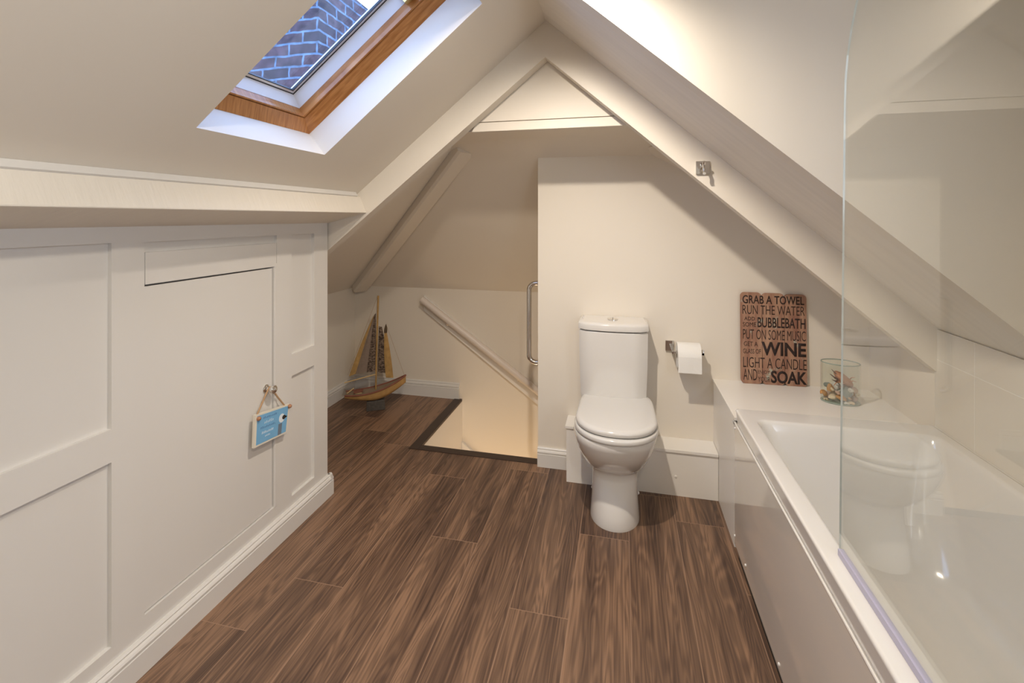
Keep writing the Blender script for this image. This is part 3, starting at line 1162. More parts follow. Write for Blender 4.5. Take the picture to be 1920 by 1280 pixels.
for (r0, x0, r1, x1) in ((ch_, 0.2555, cr, 0.2555), (cr, 0.2555, cr, 0.3585), (cr, 0.3585, ch_, 0.3585), (ch_, 0.3585, ch_, 0.2555)):
    for i in range(n):
        a, b_ = 2 * PI * i / n, 2 * PI * (i + 1) / n
        poly(bm, [(x0, YR + r0 * math.cos(a), cz + r0 * math.sin(a)), (x0, YR + r0 * math.cos(b_), cz + r0 * math.sin(b_)), (x1, YR + r1 * math.cos(b_), cz + r1 * math.sin(b_)), (x1, YR + r1 * math.cos(a), cz + r1 * math.sin(a))])
# loose sheet hanging off the front of the roll
prism(bm, [(0.2555, YR - cr - 0.0012, cz + 0.008), (0.3585, YR - cr - 0.0012, cz + 0.008), (0.3585, YR - cr - 0.0012, cz - 0.066), (0.2555, YR - cr - 0.0012, cz - 0.066)], (0, 0.0011, 0))
bmesh.ops.remove_doubles(bm, verts=bm.verts, dist=1e-5)
obj('paper', bm, PAPER, ro, smooth=50)
bm = B()
for i in range(n):
    a, b_ = 2 * PI * i / n, 2 * PI * (i + 1) / n
    for r in (0.0200, 0.0188):
        poly(bm, [(0.256, YR + r * math.cos(a), cz + r * math.sin(a)), (0.256, YR + r * math.cos(b_), cz + r * math.sin(b_)), (0.358, YR + r * math.cos(b_), cz + r * math.sin(b_)), (0.358, YR + r * math.cos(a), cz + r * math.sin(a))])
bmesh.ops.remove_doubles(bm, verts=bm.verts, dist=1e-5)
obj('cardboard_core', bm, CARD, ro)

# ------------------------------------------------------------------ robe hook on the rafter
hk = thing('robe_hook', 'small square chrome robe hook on the white rafter', 'hook', (0.307, YT0, 1.495))
bm = box(B(), (0.281, YT0 - 0.010, 1.470), (0.332, YT0, 1.520), 0.0015)
obj('hook_plate', bm, CHROME, hk)
bm = tube(B(), [(0.306, YT0 - 0.009, 1.500), (0.306, YT0 - 0.028, 1.500), (0.306, YT0 - 0.040, 1.494), (0.306, YT0 - 0.046, 1.484), (0.306, YT0 - 0.044, 1.473), (0.306, YT0 - 0.050, 1.468)], 0.006, 12)
tube(bm, [(0.306, YT0 - 0.028, 1.500), (0.306, YT0 - 0.040, 1.506), (0.306, YT0 - 0.046, 1.514)], 0.0055, 12)
obj('hook_prong', bm, CHROME, hk)

# ------------------------------------------------------------------ grab rail on the end of the toilet wall
gr = thing('grab_rail', 'chrome grab rail at the stair end of the toilet wall', 'grab rail', (XP, 2.475, 0.74))
yg = 2.478
path = [(XP, yg, 0.950), (XP - 0.018, yg, 0.950)] + arc((XP - 0.018, yg, 0.912), PI / 2, PI, 0.038, 8, (1, 0, 0), (0, 0, 1))[1:]
path += arc((XP - 0.018, yg, 0.564), PI, 1.5 * PI, 0.038, 8, (1, 0, 0), (0, 0, 1)) + [(XP, yg, 0.526)]
bm = tube(B(), path, 0.0125, 16)
obj('rail', bm, CHROME, gr, smooth=60)
for z in (0.950, 0.526):
    bm = B()
    lathe(bm, [(0.0001, 0), (0.026, 0), (0.026, 0.004), (0.020, 0.007), (0.0001, 0.0075)], (XP, yg, z), (-1, 0, 0), 20)
    obj('flange', bm, CHROME, gr)

# ------------------------------------------------------------------ handrail on the wall behind the stairs
hr = thing('stair_handrail', 'painted wooden handrail sloping down the wall behind the stairs', 'handrail', (-1.0, YB, 0.45))
a = Vector((-1.402, YB - 0.062, 0.713))
b = Vector((-0.46, YB - 0.062, 0.058))
bm = tube(B(), [a, a.lerp(b, .33), a.lerp(b, .66), b], 0.024, 16)
obj('rail', bm, RAILPAINT, hr, smooth=50)
bm = prism(B(), [(-1.405, YB - 0.024, 0.735), (-1.405, YB - 0.024, 0.626), (-0.46, YB - 0.024, -0.060), (-0.46, YB - 0.024, 0.055)], (0, 0.024, 0), 0.004)
obj('backing_board', bm, STAIRPAINT, hr, smooth=0)
for t in (0.2, 0.75):
    p = a.lerp(b, t)
    bm = tube(B(), [p + Vector((0, 0, -0.02)), p + Vector((0, 0.012, -0.045)), p + Vector((0, 0.046, -0.055))], 0.006, 8)
    lathe(bm, [(0.0001, 0), (0.018, 0), (0.018, 0.004), (0.0001, 0.005)], (p.x, YB - 0.016, p.z - 0.055), (0, -1, 0), 14)
    obj('bracket', bm, RAILPAINT, hr)

# ------------------------------------------------------------------ slatted wooden sign on the ledge
ps = math.atan2(0.012, 0.285)
SGR = Vector((math.cos(ps), math.sin(ps), 0))
SGN = Vector((math.sin(ps), -math.cos(ps), 0))           # out of the face
lean = 0.010 / 0.43
SGU = (Vector((0, 0, 1)) - SGN * lean).normalized()
SGN = SGR.cross(SGU)
SG0 = Vector((0.548, 2.403, 0.5205))
SW, SH, STH = 0.284, 0.427, 0.011
sg = thing('wooden_sign', 'distressed brown plank sign with dark bathing slogans on the bath ledge', 'sign', SG0)


def sgp(u, v, n=0.0):
    return SG0 + SGR * (u * SW) + SGU * (v * SH) + SGN * n


def sign_wood():
    m, nt, b = new_mat('distressed_sign_paint')
    N, L = nt.nodes.new, nt.links.new
    tc = N('ShaderNodeTexCoord')
    mp = N('ShaderNodeMapping')
    mp.inputs['Scale'].default_value = (40, 40, 7)
    L(tc.outputs['Object'], mp.inputs[0])
    n = N('ShaderNodeTexNoise')
    n.inputs['Scale'].default_value = 1
    n.inputs['Detail'].default_value = 6
    L(mp.outputs[0], n.inputs[0])
    r = N('ShaderNodeValToRGB')
    r.color_ramp.elements[0].position = 0.3
    r.color_ramp.elements[0].color = (0.26, 0.115, 0.075, 1)
    r.color_ramp.elements[1].position = 0.7
    r.color_ramp.elements[1].color = (0.47, 0.285, 0.185, 1)
    L(n.outputs[0], r.inputs[0])
    mp2 = N('ShaderNodeMapping')
    mp2.inputs['Scale'].default_value = (14, 14, 9)
    L(tc.outputs['Object'], mp2.inputs[0])
    n2 = N('ShaderNodeTexNoise')
    n2.inputs['Scale'].default_value = 1
    n2.inputs['Detail'].default_value = 8
    n2.inputs['Roughness'].default_value = 0.7
    L(mp2.outputs[0], n2.inputs[0])
    mr = N('ShaderNodeMapRange')
    mr.inputs['From Min'].default_value = 0.60
    mr.inputs['From Max'].default_value = 0.66
    L(n2.outputs[0], mr.inputs[0])
    mx = N('ShaderNodeMix')
    mx.data_type = 'RGBA'
    L(mr.outputs[0], mx.inputs[0])
    L(r.outputs[0], mx.inputs[6])
    mx.inputs[7].default_value = (0.44, 0.47, 0.38, 1)
    L(mx.outputs[2], b.inputs['Base Color'])
    b.inputs['Roughness'].default_value = 0.7
    return m


SIGNWOOD = sign_wood()
INK = mat('sign_ink', (0.032, 0.017, 0.014), 0.75, var=0.3, vscale=60)
for (u0, u1, top, bot) in ((0.0, 0.3255, 1.0, 0.0), (0.3315, 0.6665, 0.996, -0.002), (0.6725, 1.0, 0.990, -0.004)):
    pts = []
    rr_ = 0.018
    ru, rv = rr_ / SW, rr_ / SH
    for cx_, cy_, a0 in ((u1 - ru, top - rv, 0), (u0 + ru, top - rv, PI / 2), (u0 + ru, bot + rv, PI), (u1 - ru, bot + rv, 1.5 * PI)):
        # only the outer corners and plank ends are worn round
        for i in range(5):
            t = a0 + PI / 2 * i / 4
            pts.append(sgp(cx_ + ru * math.cos(t) * 0.999, max(cy_ + rv * math.sin(t), 0.0), 0))
    bm = prism(B(), [p - SGN * 0 for p in pts], -SGN * STH * 0.98)
    obj('plank', bm, SIGNWOOD, sg, smooth=30)


def text_mesh(txt, bold=0.0, spacing=1.0):
    c = bpy.data.curves.new('lettering', 'FONT')
    c.body = txt
    c.offset = bold
    c.space_character = spacing
    c.resolution_u = 3
    o = bpy.data.objects.new('lettering', c)
    COL.objects.link(o)
    dg = bpy.context.evaluated_depsgraph_get()
    me = bpy.data.meshes.new_from_object(o.evaluated_get(dg))
    bpy.data.objects.remove(o, do_unlink=True)
    bpy.data.curves.remove(c)
    return me


def lettering(txt, box4, bold, P, N, thick, material, parent):
    """flat raised letters filling the box (u0, u1, v0, v1) of a face"""
    me = text_mesh(txt, bold)
    xs = [v.co.x for v in me.vertices]
    ys_ = [v.co.y for v in me.vertices]
    x0, x1, y0, y1 = min(xs), max(xs), min(ys_), max(ys_)
    u0, u1, v0, v1 = box4
    bm = bmesh.new()
    bm.from_mesh(me)
    for v in bm.verts:
        uu = u0 + (u1 - u0) * (v.co.x - x0) / (x1 - x0)
        vv = v0 + (v1 - v0) * (v.co.y - y0) / (y1 - y0)
        v.co = P(uu, vv, 0.0002)
    r = bmesh.ops.extrude_face_region(bm, geom=list(bm.faces))
    vs = [e for e in r['geom'] if isinstance(e, bmesh.types.BMVert)]
    bmesh.ops.translate(bm, verts=vs, vec=N * thick)
    bpy.data.meshes.remove(me)
    return obj('lettering', bm, material, parent, smooth=0)


PX = lambda x: (x - 92) / 780
PY = lambda y, x: 1 - (y - 103 - (x - 92) * 0.032) / 1052


def sl(txt, x0, x1, y0, y1, bold):
    xm = (x0 + x1) / 2
    lettering(txt, (PX(x0), PX(x1), PY(y1, xm), PY(y0, xm)), bold, sgp, SGN, 0.0004, INK, sg)


sl('GRAB A TOWEL', 115, 845, 148, 244, 0.012)
sl('RUN THE WATER', 115, 850, 262, 366, -0.006)
sl('ADD', 135, 262, 388, 430, -0.004)
sl('SOME', 118, 275, 452, 502, -0.004)
sl('BUBBLEBATH', 295, 858, 402, 518, 0.012)
sl('PUT ON SOME MUSIC', 118, 858, 542, 654, -0.006)
sl('GET A', 128, 295, 676, 728, -0.004)
sl('GLASS OF', 118, 330, 760, 812, -0.004)
sl('WINE', 338, 862, 682, 838, 0.03)
sl('LIGHT A CANDLE', 118, 865, 862, 982, -0.006)
sl('AND', 120, 285, 990, 1118, -0.004)
sl('ENJOY', 292, 435, 1004, 1056, -0.006)
sl('YOUR', 295, 440, 1078, 1134, -0.006)
sl('SOAK', 448, 868, 1008, 1152, 0.03)

# ------------------------------------------------------------------ glass jar of shells on the ledge
JC = Vector((0.902, 2.255, 0.5205))
JA = math.radians(-6)
JM = Matrix.Translation(JC) @ Matrix.Rotation(JA, 4, 'Z')
ja = thing('glass_jar', 'oval clear glass jar filled with seashells on the bath ledge', 'jar', JC)
bm = B()
JX, JY, JH = 0.072, 0.050, 0.166


def jring(k, z):
    return [JM @ Vector(((JX - k) * math.cos(2 * PI * i / 48), (JY - k) * math.sin(2 * PI * i / 48), z)) for i in range(48)]


loft(bm, [jring(0.006, 0.0), jring(0.001, 0.003), jring(0, 0.008), jring(0, JH - 0.002), jring(0.0012, JH), jring(0.003, JH), jring(0.0042, JH - 0.002), jring(0.0042, 0.010), jring(0.010, 0.006)], True, True)
obj('jar_wall', bm, JARGLASS, ja, smooth=50)
RIMGLASS = mat('jar_rim_glass', (0.30, 0.36, 0.30), 0.1)
bm = B()
k = 48
pp = [JM @ Vector((JX - 0.002, 0, JH))]
rings = []
for i in range(k):
    t = 2 * PI * i / k
    c = Vector(((JX - 0.0021) * math.cos(t), (JY - 0.0021) * math.sin(t), JH))
    rad = Vector((math.cos(t), math.sin(t), 0))
    rings.append([JM @ (c + rad * 0.0022 * math.cos(2 * PI * q / 8) + Vector((0, 0, 0.0022 * math.sin(2 * PI * q / 8)))) for q in range(8)])
loft(bm, rings + [rings[0]], False, False)
bmesh.ops.remove_doubles(bm, verts=bm.verts, dist=1e-6)
obj('jar_rim', bm, RIMGLASS, ja, smooth=80, label='thick greenish glass rim')
bm = B()
loft(bm, [jring(0.001, 0.0005), jring(-0.0004, 0.003), jring(0.001, 0.0055)], True, True)
obj('jar_base', bm, RIMGLASS, ja, smooth=60, label='thick greenish glass base')

SHELLCOL = [mat('shell_' + n_, c, 0.4, var=0.35, vscale=50) for n_, c in (('amber', (0.60, 0.30, 0.10)), ('cream', (0.74, 0.60, 0.42)), ('pink', (0.62, 0.42, 0.33)), ('white', (0.80, 0.76, 0.70)), ('slate', (0.22, 0.26, 0.24)))]


def cockle(c, r, rot, material, name, label, group=None):
    """ribbed domed shell"""
    bm = B()
    n, m_ = 22, 6
    top = []
    for j in range(m_ + 1):
        row = []
        for i in range(n + 1):
            a = -1.25 + 2.5 * i / n
            k = j / m_
            rad = r * k * (1 - 0.12 * (abs(a) / 1.25) ** 2) * (1 + 0.035 * math.cos(i * PI))
            h = r * 0.5 * math.sin(PI * min(1, 0.12 + k * 0.85)) * math.cos(a * 0.9) * (1 - .35 * k)
            row.append((rad * math.sin(a), rad * math.cos(a) - r * 0.5, h))
        top.append(row)
    M = Matrix.Translation(c) @ rot
    for sgn, dz in ((1, 0.0), (0.82, -0.0018)):
        vv = [[bm.verts.new(M @ Vector((p[0], p[1], p[2] * sgn + dz))) for p in row] for row in top]
        for j in range(m_):
            for i in range(n):
                bm.faces.new([vv[j][i], vv[j][i + 1], vv[j + 1][i + 1], vv[j + 1][i]])
    bmesh.ops.remove_doubles(bm, verts=bm.verts, dist=1e-6)
    return tag(obj(name, bm, material, origin=c, smooth=60), label, 'seashell', group)


def snail(c, r, rot, material, label, group=None):
    """coiled sea snail shell"""
    M = Matrix.Translation(c) @ rot
    rings = []
    T = 2.6
    for i in range(46):
        k = i / 45
        t = k * T * 2 * PI
        R_ = r * 0.62 * (k ** 0.9) + 0.0004
        q = r * 0.48 * (k ** 0.95) + 0.0006
        cen = Vector((R_ * math.cos(t), R_ * math.sin(t), -r * 0.95 * k))
        rad = Vector((math.cos(t), math.sin(t), 0))
        rings.append([M @ (cen + rad * q * math.cos(2 * PI * a / 10) + Vector((0, 0, q * math.sin(2 * PI * a / 10)))) for a in range(10)])
    bm = loft(B(), rings)
    return tag(obj('seashell', bm, material, origin=c, smooth=70), label, 'seashell', group)


def pebble(c, r, material, label, seed, sq=0.75, group=None):
    t = bmesh.new()
    bmesh.ops.create_icosphere(t, subdivisions=3, radius=1)
    for v in t.verts:
        d = 1 + 0.28 * mnoise.noise(v.co * 1.4 + Vector((seed, 0, 0)))
        v.co = Vector((v.co.x * r * d, v.co.y * r * d * 0.8, v.co.z * r * d * sq))
        v.co = Matrix.Rotation(seed, 3, 'Z') @ v.co + c
    bm = B()
    merge(bm, t)
    return tag(obj('pebble', bm, material, origin=c, smooth=80), label, 'pebble', group)


def jp(x, y, z):
    return JM @ Vector((x, y, z))


def rot(ax, ay, az):
    return Matrix.Rotation(az, 4, 'Z') @ Matrix.Rotation(ay, 4, 'Y') @ Matrix.Rotation(ax, 4, 'X')


GS = 'seashells in the glass jar'
# front row against the glass, from the toilet side to the wall side
cockle(jp(-0.034, -0.026, 0.026), 0.024, rot(1.1, 0, 0.2), SHELLCOL[1], 'seashell', 'cream ribbed shell low in the front of the jar', GS)
cockle(jp(-0.006, -0.032, 0.028), 0.024, rot(1.2, 0.3, -0.4), SHELLCOL[0], 'seashell', 'amber cupped shell low in the middle of the jar front', GS)
cockle(jp(-0.024, -0.024, 0.012), 0.021, rot(0.9, 0, 2.4), SHELLCOL[3], 'seashell', 'white shell on the bottom of the jar front', GS)
snail(jp(-0.052, -0.006, 0.036), 0.015, rot(0.8, 0.6, 0.2), SHELLCOL[0], 'amber snail shell at the toilet side of the jar', GS)
snail(jp(-0.026, -0.014, 0.058), 0.018, rot(1.5, 0.2, 1.1), SHELLCOL[0], 'amber snail shell in the middle of the jar heap', GS)
pebble(jp(0.016, -0.016, 0.044), 0.024, SHELLCOL[4], 'grey green stone in the middle of the glass jar', 1.0, 1.0)
snail(jp(0.038, -0.016, 0.046), 0.015, rot(1.2, -0.4, 0.5), SHELLCOL[3], 'white snail shell at the wall side of the jar', GS)
cockle(jp(0.050, -0.004, 0.056), 0.027, rot(1.3, 0.2, 0.7), SHELLCOL[2], 'seashell', 'tall pinkish shell leaning at the wall side of the jar', GS)
snail(jp(0.028, -0.028, 0.014), 0.012, rot(0.4, 0.8, 2.0), SHELLCOL[1], 'small cream snail shell on the jar bottom', GS)
snail(jp(0.010, -0.034, 0.012), 0.010, rot(0.9, 0.1, 3.0), SHELLCOL[3], 'tiny white snail shell on the jar bottom', GS)
pebble(jp(-0.044, 0.004, 0.064), 0.018, SHELLCOL[4], 'dark grey stone at the toilet side of the glass jar', 2.2, 0.6)
pebble(jp(0.048, -0.004, 0.018), 0.014, SHELLCOL[2], 'small pinkish pebble at the wall side of the jar bottom', 3.1, 0.9)
for k, (x, y, z, r_) in enumerate(((-0.022, 0.012, 0.022, 0.022), (0.018, 0.014, 0.02, 0.022), (0.046, 0.014, 0.03, 0.017), (-0.045, 0.014, 0.02, 0.017), (-0.012, 0.010, 0.062, 0.020), (0.030, 0.012, 0.062, 0.022))):
    pebble(jp(x, y, z), r_, SHELLCOL[(1, 3, 0, 2, 3, 2)[k]], 'pale pebble in the middle of the shell heap', 4.0 + k, 0.85, 'pebbles in the shell heap')

for k, (x, y, z, r_) in enumerate(((-0.050, -0.012, 0.014, 0.010), (-0.012, -0.030, 0.052, 0.011), (0.030, -0.024, 0.062, 0.010), (0.054, -0.008, 0.034, 0.010), (0.020, -0.030, 0.024, 0.009), (-0.040, -0.018, 0.050, 0.010))):
    snail(jp(x, y, z), r_, rot(0.7 * k, 0.5, 1.3 * k), SHELLCOL[(1, 2, 3, 1, 2, 1)[k]], 'small curled pale shell among the bigger shells in the jar', 'small curled shells in the jar')

# crab shell lying on top of the heap
CRAB = mat('crab_shell', (0.62, 0.26, 0.13), 0.5, var=0.5, vscale=120, bump=0.5, bscale=220)
CLAW = mat('crab_claw', (0.16, 0.09, 0.07), 0.4)
cb0 = jp(0.010, -0.003, 0.098)
cb = thing('dried_crab', 'dried orange crab lying on the shells in the glass jar', 'crab', cb0)
t = bmesh.new()
bmesh.ops.create_icosphere(t, subdivisions=3, radius=1)
CM = Matrix.Translation(cb0) @ Matrix.Rotation(JA, 4, 'Z') @ Matrix.Rotation(math.radians(40), 4, 'Y')
for v in t.verts:
    x, y, z = v.co
    wv = 0.022 * (1 - 0.25 * x)
    v.co = CM @ Vector((x * 0.044, y * wv * 1.1, z * 0.018 + 0.0015 * mnoise.noise(v.co * 6)))
bm = B()
merge(bm, t)
obj('carapace', bm, CRAB, cb, smooth=80)
for (x0, y0, z0), (x1, y1, z1), (x2, y2, z2), mt in (((-0.02, -0.008, 0.008), (-0.028, -0.012, 0.020), (-0.046, -0.010, 0.040), CLAW), ((-0.024, -0.012, 0.0), (-0.036, -0.018, 0.008), (-0.052, -0.012, 0.020), CLAW),
                                                     ((-0.024, -0.014, -0.006), (-0.034, -0.022, -0.006), (-0.046, -0.016, -0.002), CLAW), ((-0.014, -0.012, 0.012), (-0.010, -0.014, 0.022), (-0.010, -0.016, 0.036), CLAW)):
    P0, P1, P2 = (Vector(cb0) + Matrix.Rotation(JA, 3, 'Z') @ Vector(q) for q in ((x0, y0, z0), (x1, y1, z1), (x2, y2, z2)))
    bm = B()
    tube(bm, [P0, P0.lerp(P1, .5), P1], 0.0042, 8, 0.0038)
    tube(bm, [P1, P1.lerp(P2, .5), P2], 0.0036, 8, 0.001)
    obj('claw', bm, mt, cb, smooth=60, label='dark tipped claw')
for (x0, y0, z0), (x2, y2, z2) in (((0.018, -0.010, -0.012), (0.040, -0.022, -0.002)), ((0.02, 0.008, -0.010), (0.044, 0.010, 0.008)), ((-0.016, -0.016, -0.010), (-0.042, -0.026, -0.024)), ((0.0, -0.018, -0.012), (-0.022, -0.034, -0.030))):
    P0, P2 = (Vector(cb0) + Matrix.Rotation(JA, 3, 'Z') @ Vector(q) for q in ((x0, y0, z0), (x2, y2, z2)))
    mid = P0.lerp(P2, .5) + Vector((0, 0, 0.008))
    bm = tube(B(), [P0, mid, P2], 0.003, 8, 0.001)
    obj('leg', bm, CRAB, cb, smooth=60)

# ------------------------------------------------------------------ hanging sign on the cupboard door
XD = XL + 0.026
c_tl, c_tr, c_br, c_bl = (1.472, 0.570), (1.658, 0.541), (1.640, 0.432), (1.466, 0.451)
hs = thing('hanging_sign', 'small pale blue board hanging on string from the cupboard door knob', 'sign', (XD, 1.56, 0.5))


def hq(u, v, n=0.0):
    ylo = c_bl[0] + (c_br[0] - c_bl[0]) * u
    yhi = c_tl[0] + (c_tr[0] - c_tl[0]) * u
    zlo = c_bl[1] + (c_br[1] - c_bl[1]) * u
    zhi = c_tl[1] + (c_tr[1] - c_tl[1]) * u
    return Vector((XD + n, ylo + (yhi - ylo) * v, zlo + (zhi - zlo) * v))


CREAM = mat('sign_cream', (0.78, 0.72, 0.60), 0.6)
SKYBLUE = mat('sign_blue', (0.20, 0.46, 0.72), 0.55, var=0.08, vscale=30)
NAVY = mat('sign_navy', (0.06, 0.13, 0.30), 0.6)
SIGNWHITE = mat('sign_white', (0.80, 0.86, 0.90), 0.6)
GREYPOST = mat('sign_post_grey', (0.17, 0.21, 0.26), 0.7)
TWINE = mat('twine', (0.45, 0.28, 0.15), 0.9)
BEAD = mat('wooden_bead', (0.42, 0.20, 0.10), 0.5)


def hrect(u0, u1, v0, v1, n0, n1):
    return prism(B(), [hq(u0, v0, n0), hq(u1, v0, n0), hq(u1, v1, n0), hq(u0, v1, n0)], (n1 - n0, 0, 0))


board = obj('board', hrect(0, 1, 0, 1, -0.010, 0.0), CREAM, hs, smooth=0)
obj('blue_face', hrect(0.055, 0.955, 0.055, 0.95, 0.0, 0.0006), SKYBLUE, hs, smooth=0, label='pale blue painted face')
# rows of small illegible script, drawn as strokes


def strokes(u0, u1, v, h, cnt, material, name):
    bm = B()
    rg = random.Random(int(v * 1000))
    for i in range(cnt):
        a_ = u0 + (u1 - u0) * i / cnt
        b_ = a_ + (u1 - u0) / cnt * 0.62
        top = v + h * rg.uniform(0.5, 1)
        prism(bm, [hq(a_, v, .0006), hq(a_ + 0.012, v, .0006), hq(b_, top, .0006), hq(b_ - 0.012, top, .0006)], (0.0004, 0, 0))
    obj(name, bm, material, hs, smooth=0)


strokes(0.22, 0.62, 0.80, 0.07, 11, NAVY, 'script_line')
strokes(0.26, 0.54, 0.64, 0.10, 6, SIGNWHITE, 'script_line')
strokes(0.16, 0.60, 0.50, 0.07, 11, NAVY, 'script_line')
strokes(0.20, 0.55, 0.33, 0.08, 9, SIGNWHITE, 'script_line')
strokes(0.30, 0.46, 0.21, 0.06, 4, SIGNWHITE, 'script_line')
obj('painted_post', hrect(0.69, 0.80, 0.06, 0.43, 0.0006, 0.0014), GREYPOST, hs, smooth=0)
bm = B()
ov = [hq(0.775 + 0.085 * math.cos(2 * PI * i / 20), 0.60 + 0.15 * math.sin(2 * PI * i / 20), 0.0006) for i in range(20)]
prism(bm, ov, (0.0008, 0, 0))
gull = obj('painted_gull', bm, SIGNWHITE, hs, smooth=0, label='white painted sea bird')
bm = B()
ov = [hq(0.835 + 0.05 * math.cos(2 * PI * i / 16), 0.61 + 0.075 * math.sin(2 * PI * i / 16), 0.0015) for i in range(16)]
prism(bm, ov, (0.0006, 0, 0))
prism(bm, [hq(0.865, 0.66, .0015), hq(0.945, 0.60, .0015), hq(0.865, 0.56, .0015)], (0.0006, 0, 0))
obj('painted_wing', bm, DARK, gull, smooth=0)
for u, v in ((0.075, 0.875), (0.975, 0.93)):
    p = hq(u, v, 0.004)
    bm = B()
    lathe(bm, [(0.0001, -0.008), (0.006, -0.006), (0.0085, 0), (0.006, 0.006), (0.0001, 0.008)], p, (1, 0, 0), 16)
    obj('bead', bm, BEAD, hs, smooth=70)
nk = Vector((XL + 0.010, ky, kz))
e0, e1 = hq(0.09, 0.99, -0.006), hq(0.87, 0.99, -0.006)
bm = tube(B(), [e0, e0.lerp(nk + Vector((0, -0.007, 0.0)), .5), nk + Vector((0.002, -0.0075, 0.002)), nk + Vector((0.002, 0, 0.0085)), nk + Vector((0.002, 0.0075, 0.002)), e1.lerp(nk + Vector((0, 0.007, 0)), .5), e1], 0.0033, 8)
obj('string', bm, TWINE, hs, smooth=70)

# ------------------------------------------------------------------ model sailing boat on the floor
bo = thing('model_sailboat', 'carved wooden model sailing boat on the floor behind the panelled wall', 'model boat', (-1.63, 2.89, 0))
BA = Vector((-1.80, 2.80, 0))
BD = Vector((0.34, 0.18, 0)).normalized()
BN = Vector((-BD.y, BD.x, 0))      # to the far side


def bp_(l, z, n=0.0):
    return BA + BD * l + BN * n + Vector((0, 0, z))


HULL = mat('carved_hull', (0.52, 0.30, 0.105), 0.6, var=0.45, vscale=22, bump=0.4, bscale=60)
DECK = mat('boat_deck', (0.30, 0.22, 0.15), 0.7, var=0.3, vscale=30)
REDRIM = mat('boat_red_rim', (0.26, 0.085, 0.05), 0.6, var=0.4, vscale=40)
BARK = mat('driftwood_yellow', (0.50, 0.30, 0.10), 0.7, var=0.5, vscale=35, bump=0.5, bscale=60)
SPAR = mat('boat_spar', (0.60, 0.42, 0.20), 0.6)


def sail_mat():
    m, nt, b = new_mat('woven_sail')
    N, L = nt.nodes.new, nt.links.new
    tc = N('ShaderNodeTexCoord')
    mp = N('ShaderNodeMapping')
    mp.inputs['Scale'].default_value = (60, 60, 150)
    L(tc.outputs['Object'], mp.inputs[0])
    n = N('ShaderNodeTexNoise')
    n.inputs['Scale'].default_value = 1
    n.inputs['Detail'].default_value = 5
    L(mp.outputs[0], n.inputs[0])
    r = N('ShaderNodeValToRGB')
    r.color_ramp.elements[0].position = 0.42
    r.color_ramp.elements[0].color = (0.045, 0.028, 0.018, 1)
    r.color_ramp.elements[1].position = 0.6
    r.color_ramp.elements[1].color = (0.24, 0.17, 0.12, 1)
    L(n.outputs[0], r.inputs[0])
    L(r.outputs[0], b.inputs['Base Color'])
    b.inputs['Roughness'].default_value = 0.85
    return m


SAILDARK = sail_mat()
SAILTAN = mat('plain_sail', (0.27, 0.20, 0.15), 0.85, var=0.25, vscale=60)

# hull from stern (l = 0) to the raised bow
def hull_sec(k):
    l = 0.395 * k
    w = 0.058 * (math.sin(PI * min(1, 0.16 + 0.84 * k) ** 0.85) ** 0.75 if k < 0.999 else 0.0) + 0.002
    sheer = 0.112 + 0.100 * k ** 2.3 + 0.010 * (1 - k) ** 2
    keel = 0.062 + 0.038 * (1 - k) ** 3 * 1.0 + 0.135 * max(0, k - 0.45) ** 1.6 * 2.0
    keel = min(keel, sheer - 0.012)
    return l, w, sheer, keel


bm = B()
rings = []
for i in range(25):
    l, w_, sh, kl_ = hull_sec(i / 24)
    row = []
    for j in range(13):
        a = -PI / 2 + PI * j / 12
        x = math.sin(a)
        zz = sh - (sh - kl_) * (math.cos(a) ** 0.7 if math.cos(a) > 1e-6 else 0)
        row.append(bp_(l, zz, w_ * math.copysign(abs(x) ** 0.8, x)))
    rings.append(row)
loft(bm, rings)
obj('hull', bm, HULL, bo, smooth=60)
bm = B()
rows = []
for i in range(25):
    l, w_, sh, kl_ = hull_sec(i / 24)
    rows.append([bp_(l, sh + 0.001, -w_ * .93), bp_(l, sh + 0.001, w_ * .93), bp_(l, sh - 0.006, w_ * .9), bp_(l, sh - 0.006, -w_ * .9)])
loft(bm, rows)
obj('deck', bm, DECK, bo, smooth=30)
bm = B()
for sd in (-1, 1):
    tube(bm, [bp_(hull_sec(i / 24)[0], hull_sec(i / 24)[2] + 0.003, sd * hull_sec(i / 24)[1]) for i in range(25)], 0.0055, 8)
obj('gunwale', bm, REDRIM, bo, smooth=60)
bm = B()
box(bm, (-0.022, -0.018, 0), (0.022, 0.018, 0.018), 0.002, M=Matrix.Translation(bp_(0.085, 0.113)) @ Matrix.Rotation(math.atan2(BD.y, BD.x), 4, 'Z'))
cab = obj('cabin', bm, SPAR, bo)
bm = B()
box(bm, (-0.030, -0.026, 0), (0.030, 0.026, 0.008), 0.003, M=Matrix.Translation(bp_(0.085, 0.131)) @ Matrix.Rotation(math.atan2(BD.y, BD.x), 4, 'Z') @ Matrix.Rotation(-0.15, 4, 'Y'))
obj('cabin_roof', bm, REDRIM, cab)
bm = tube(B(), [bp_(0.012, 0.128, -0.01), bp_(0.055, 0.158, -0.004)], 0.004, 8)
obj('tiller', bm, SPAR, bo)
bm = tube(B(), [bp_(0.196, 0.13), bp_(0.200, 0.35), bp_(0.206, 0.56), bp_(0.212, 0.770)], 0.0052, 10, 0.0065)
obj('mast', bm, BARK, bo, smooth=70)
bm = tube(B(), [bp_(0.200, 0.238), bp_(-0.006, 0.197)], 0.0042, 8)
obj('boom', bm, SPAR, bo)


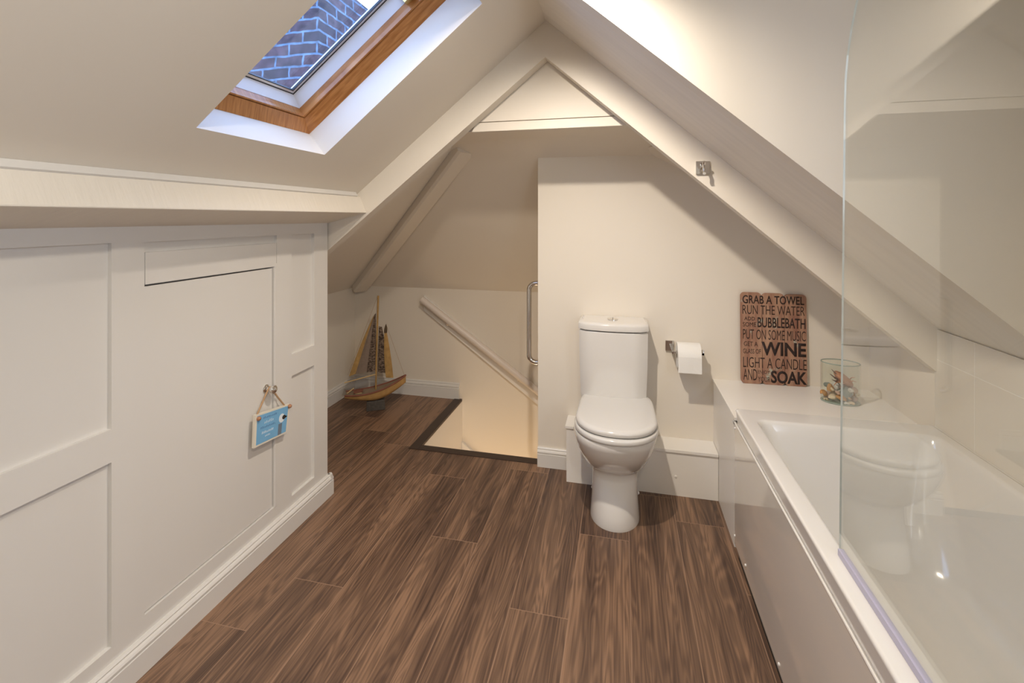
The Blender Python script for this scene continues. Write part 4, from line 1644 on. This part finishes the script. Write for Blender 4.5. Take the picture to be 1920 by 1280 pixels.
def sheet(pts, n0, th_, belly, nm, material):
    """thin bellied sail spanned between two edges given as point lists (left edge, right edge), bottom to top"""
    bm = B()
    Lf, Rt = pts
    m_ = len(Lf)
    cols = 8
    fr_, bk = [], []
    for j in range(m_):
        r1, r2 = [], []
        for i in range(cols + 1):
            k = i / cols
            l = Lf[j][0] + (Rt[j][0] - Lf[j][0]) * k
            z = Lf[j][1] + (Rt[j][1] - Lf[j][1]) * k
            q = n0 - belly * math.sin(PI * k) * math.sin(PI * (0.15 + 0.8 * j / (m_ - 1)))
            r1.append(bm.verts.new(bp_(l, z, q)))
            r2.append(bm.verts.new(bp_(l, z, q + th_)))
        fr_.append(r1)
        bk.append(r2)
    for j in range(m_ - 1):
        for i in range(cols):
            bm.faces.new([fr_[j][i], fr_[j][i + 1], fr_[j + 1][i + 1], fr_[j + 1][i]])
            bm.faces.new([bk[j][i], bk[j + 1][i], bk[j + 1][i + 1], bk[j][i + 1]])
    ed = [(fr_[0], bk[0]), (fr_[-1], bk[-1]), ([r[0] for r in fr_], [r[0] for r in bk]), ([r[-1] for r in fr_], [r[-1] for r in bk])]
    for a_, b_ in ed:
        for i in range(len(a_) - 1):
            bm.faces.new([a_[i], a_[i + 1], b_[i + 1], b_[i]])
    return obj(nm, bm, material, bo, smooth=60)


def edge(p, q, n_=7, bow=0.0):
    return [(p[0] + (q[0] - p[0]) * i / n_ + bow * math.sin(PI * i / n_), p[1] + (q[1] - p[1]) * i / n_) for i in range(n_ + 1)]


sheet((edge((0.065, 0.252), (0.186, 0.640)), edge((0.150, 0.258), (0.195, 0.650))), 0.006, 0.002, 0.012, 'mainsail', SAILTAN)
sheet((edge((0.138, 0.255), (0.184, 0.630), bow=-0.004), edge((0.196, 0.262), (0.197, 0.655))), 0.002, 0.002, 0.010, 'mainsail_panel', SAILDARK)
sheet((edge((0.022, 0.235), (0.176, 0.625), bow=-0.006), edge((0.070, 0.250), (0.190, 0.645), bow=-0.006)), 0.008, 0.004, 0.004, 'driftwood_leech', BARK)
sheet((edge((0.208, 0.250), (0.215, 0.560)), edge((0.272, 0.235), (0.236, 0.555), bow=0.01)), 0.010, 0.002, 0.010, 'foresail', SAILDARK)
sheet((edge((0.262, 0.210), (0.252, 0.520), bow=-0.006), edge((0.312, 0.205), (0.268, 0.520), bow=0.004)), -0.004, 0.004, 0.004, 'jib', BARK)
sheet((edge((0.250, 0.515), (0.262, 0.575), bow=-0.004), edge((0.270, 0.515), (0.264, 0.577), bow=0.004)), -0.005, 0.004, 0.002, 'jib_head', mat('dark_bark', (0.10, 0.065, 0.035), 0.8))
bm = tube(B(), [bp_(0.016, 0.245, 0.004), bp_(0.205, 0.76, 0.004)], 0.0009, 6)
tube(bm, [bp_(0.385, 0.215), bp_(0.268, 0.56)], 0.0009, 6)
obj('rigging', bm, TWINE, bo)
bm = B()
box(bm, (-0.062, -0.028, 0), (0.062, 0.028, 0.068), 0.004, M=Matrix.Translation(bp_(0.195, 0)) @ Matrix.Rotation(math.atan2(BD.y, BD.x), 4, 'Z'))
for v in bm.verts:
    v.co += Vector((mnoise.noise(v.co * 40), mnoise.noise(v.co * 40 + Vector((9, 0, 0))), 0)) * 0.008
obj('stand', bm, mat('rough_stone_stand', (0.10, 0.085, 0.07), 0.6, var=0.6, vscale=60, bump=0.8, bscale=60), bo, smooth=0, label='rough dark stand')
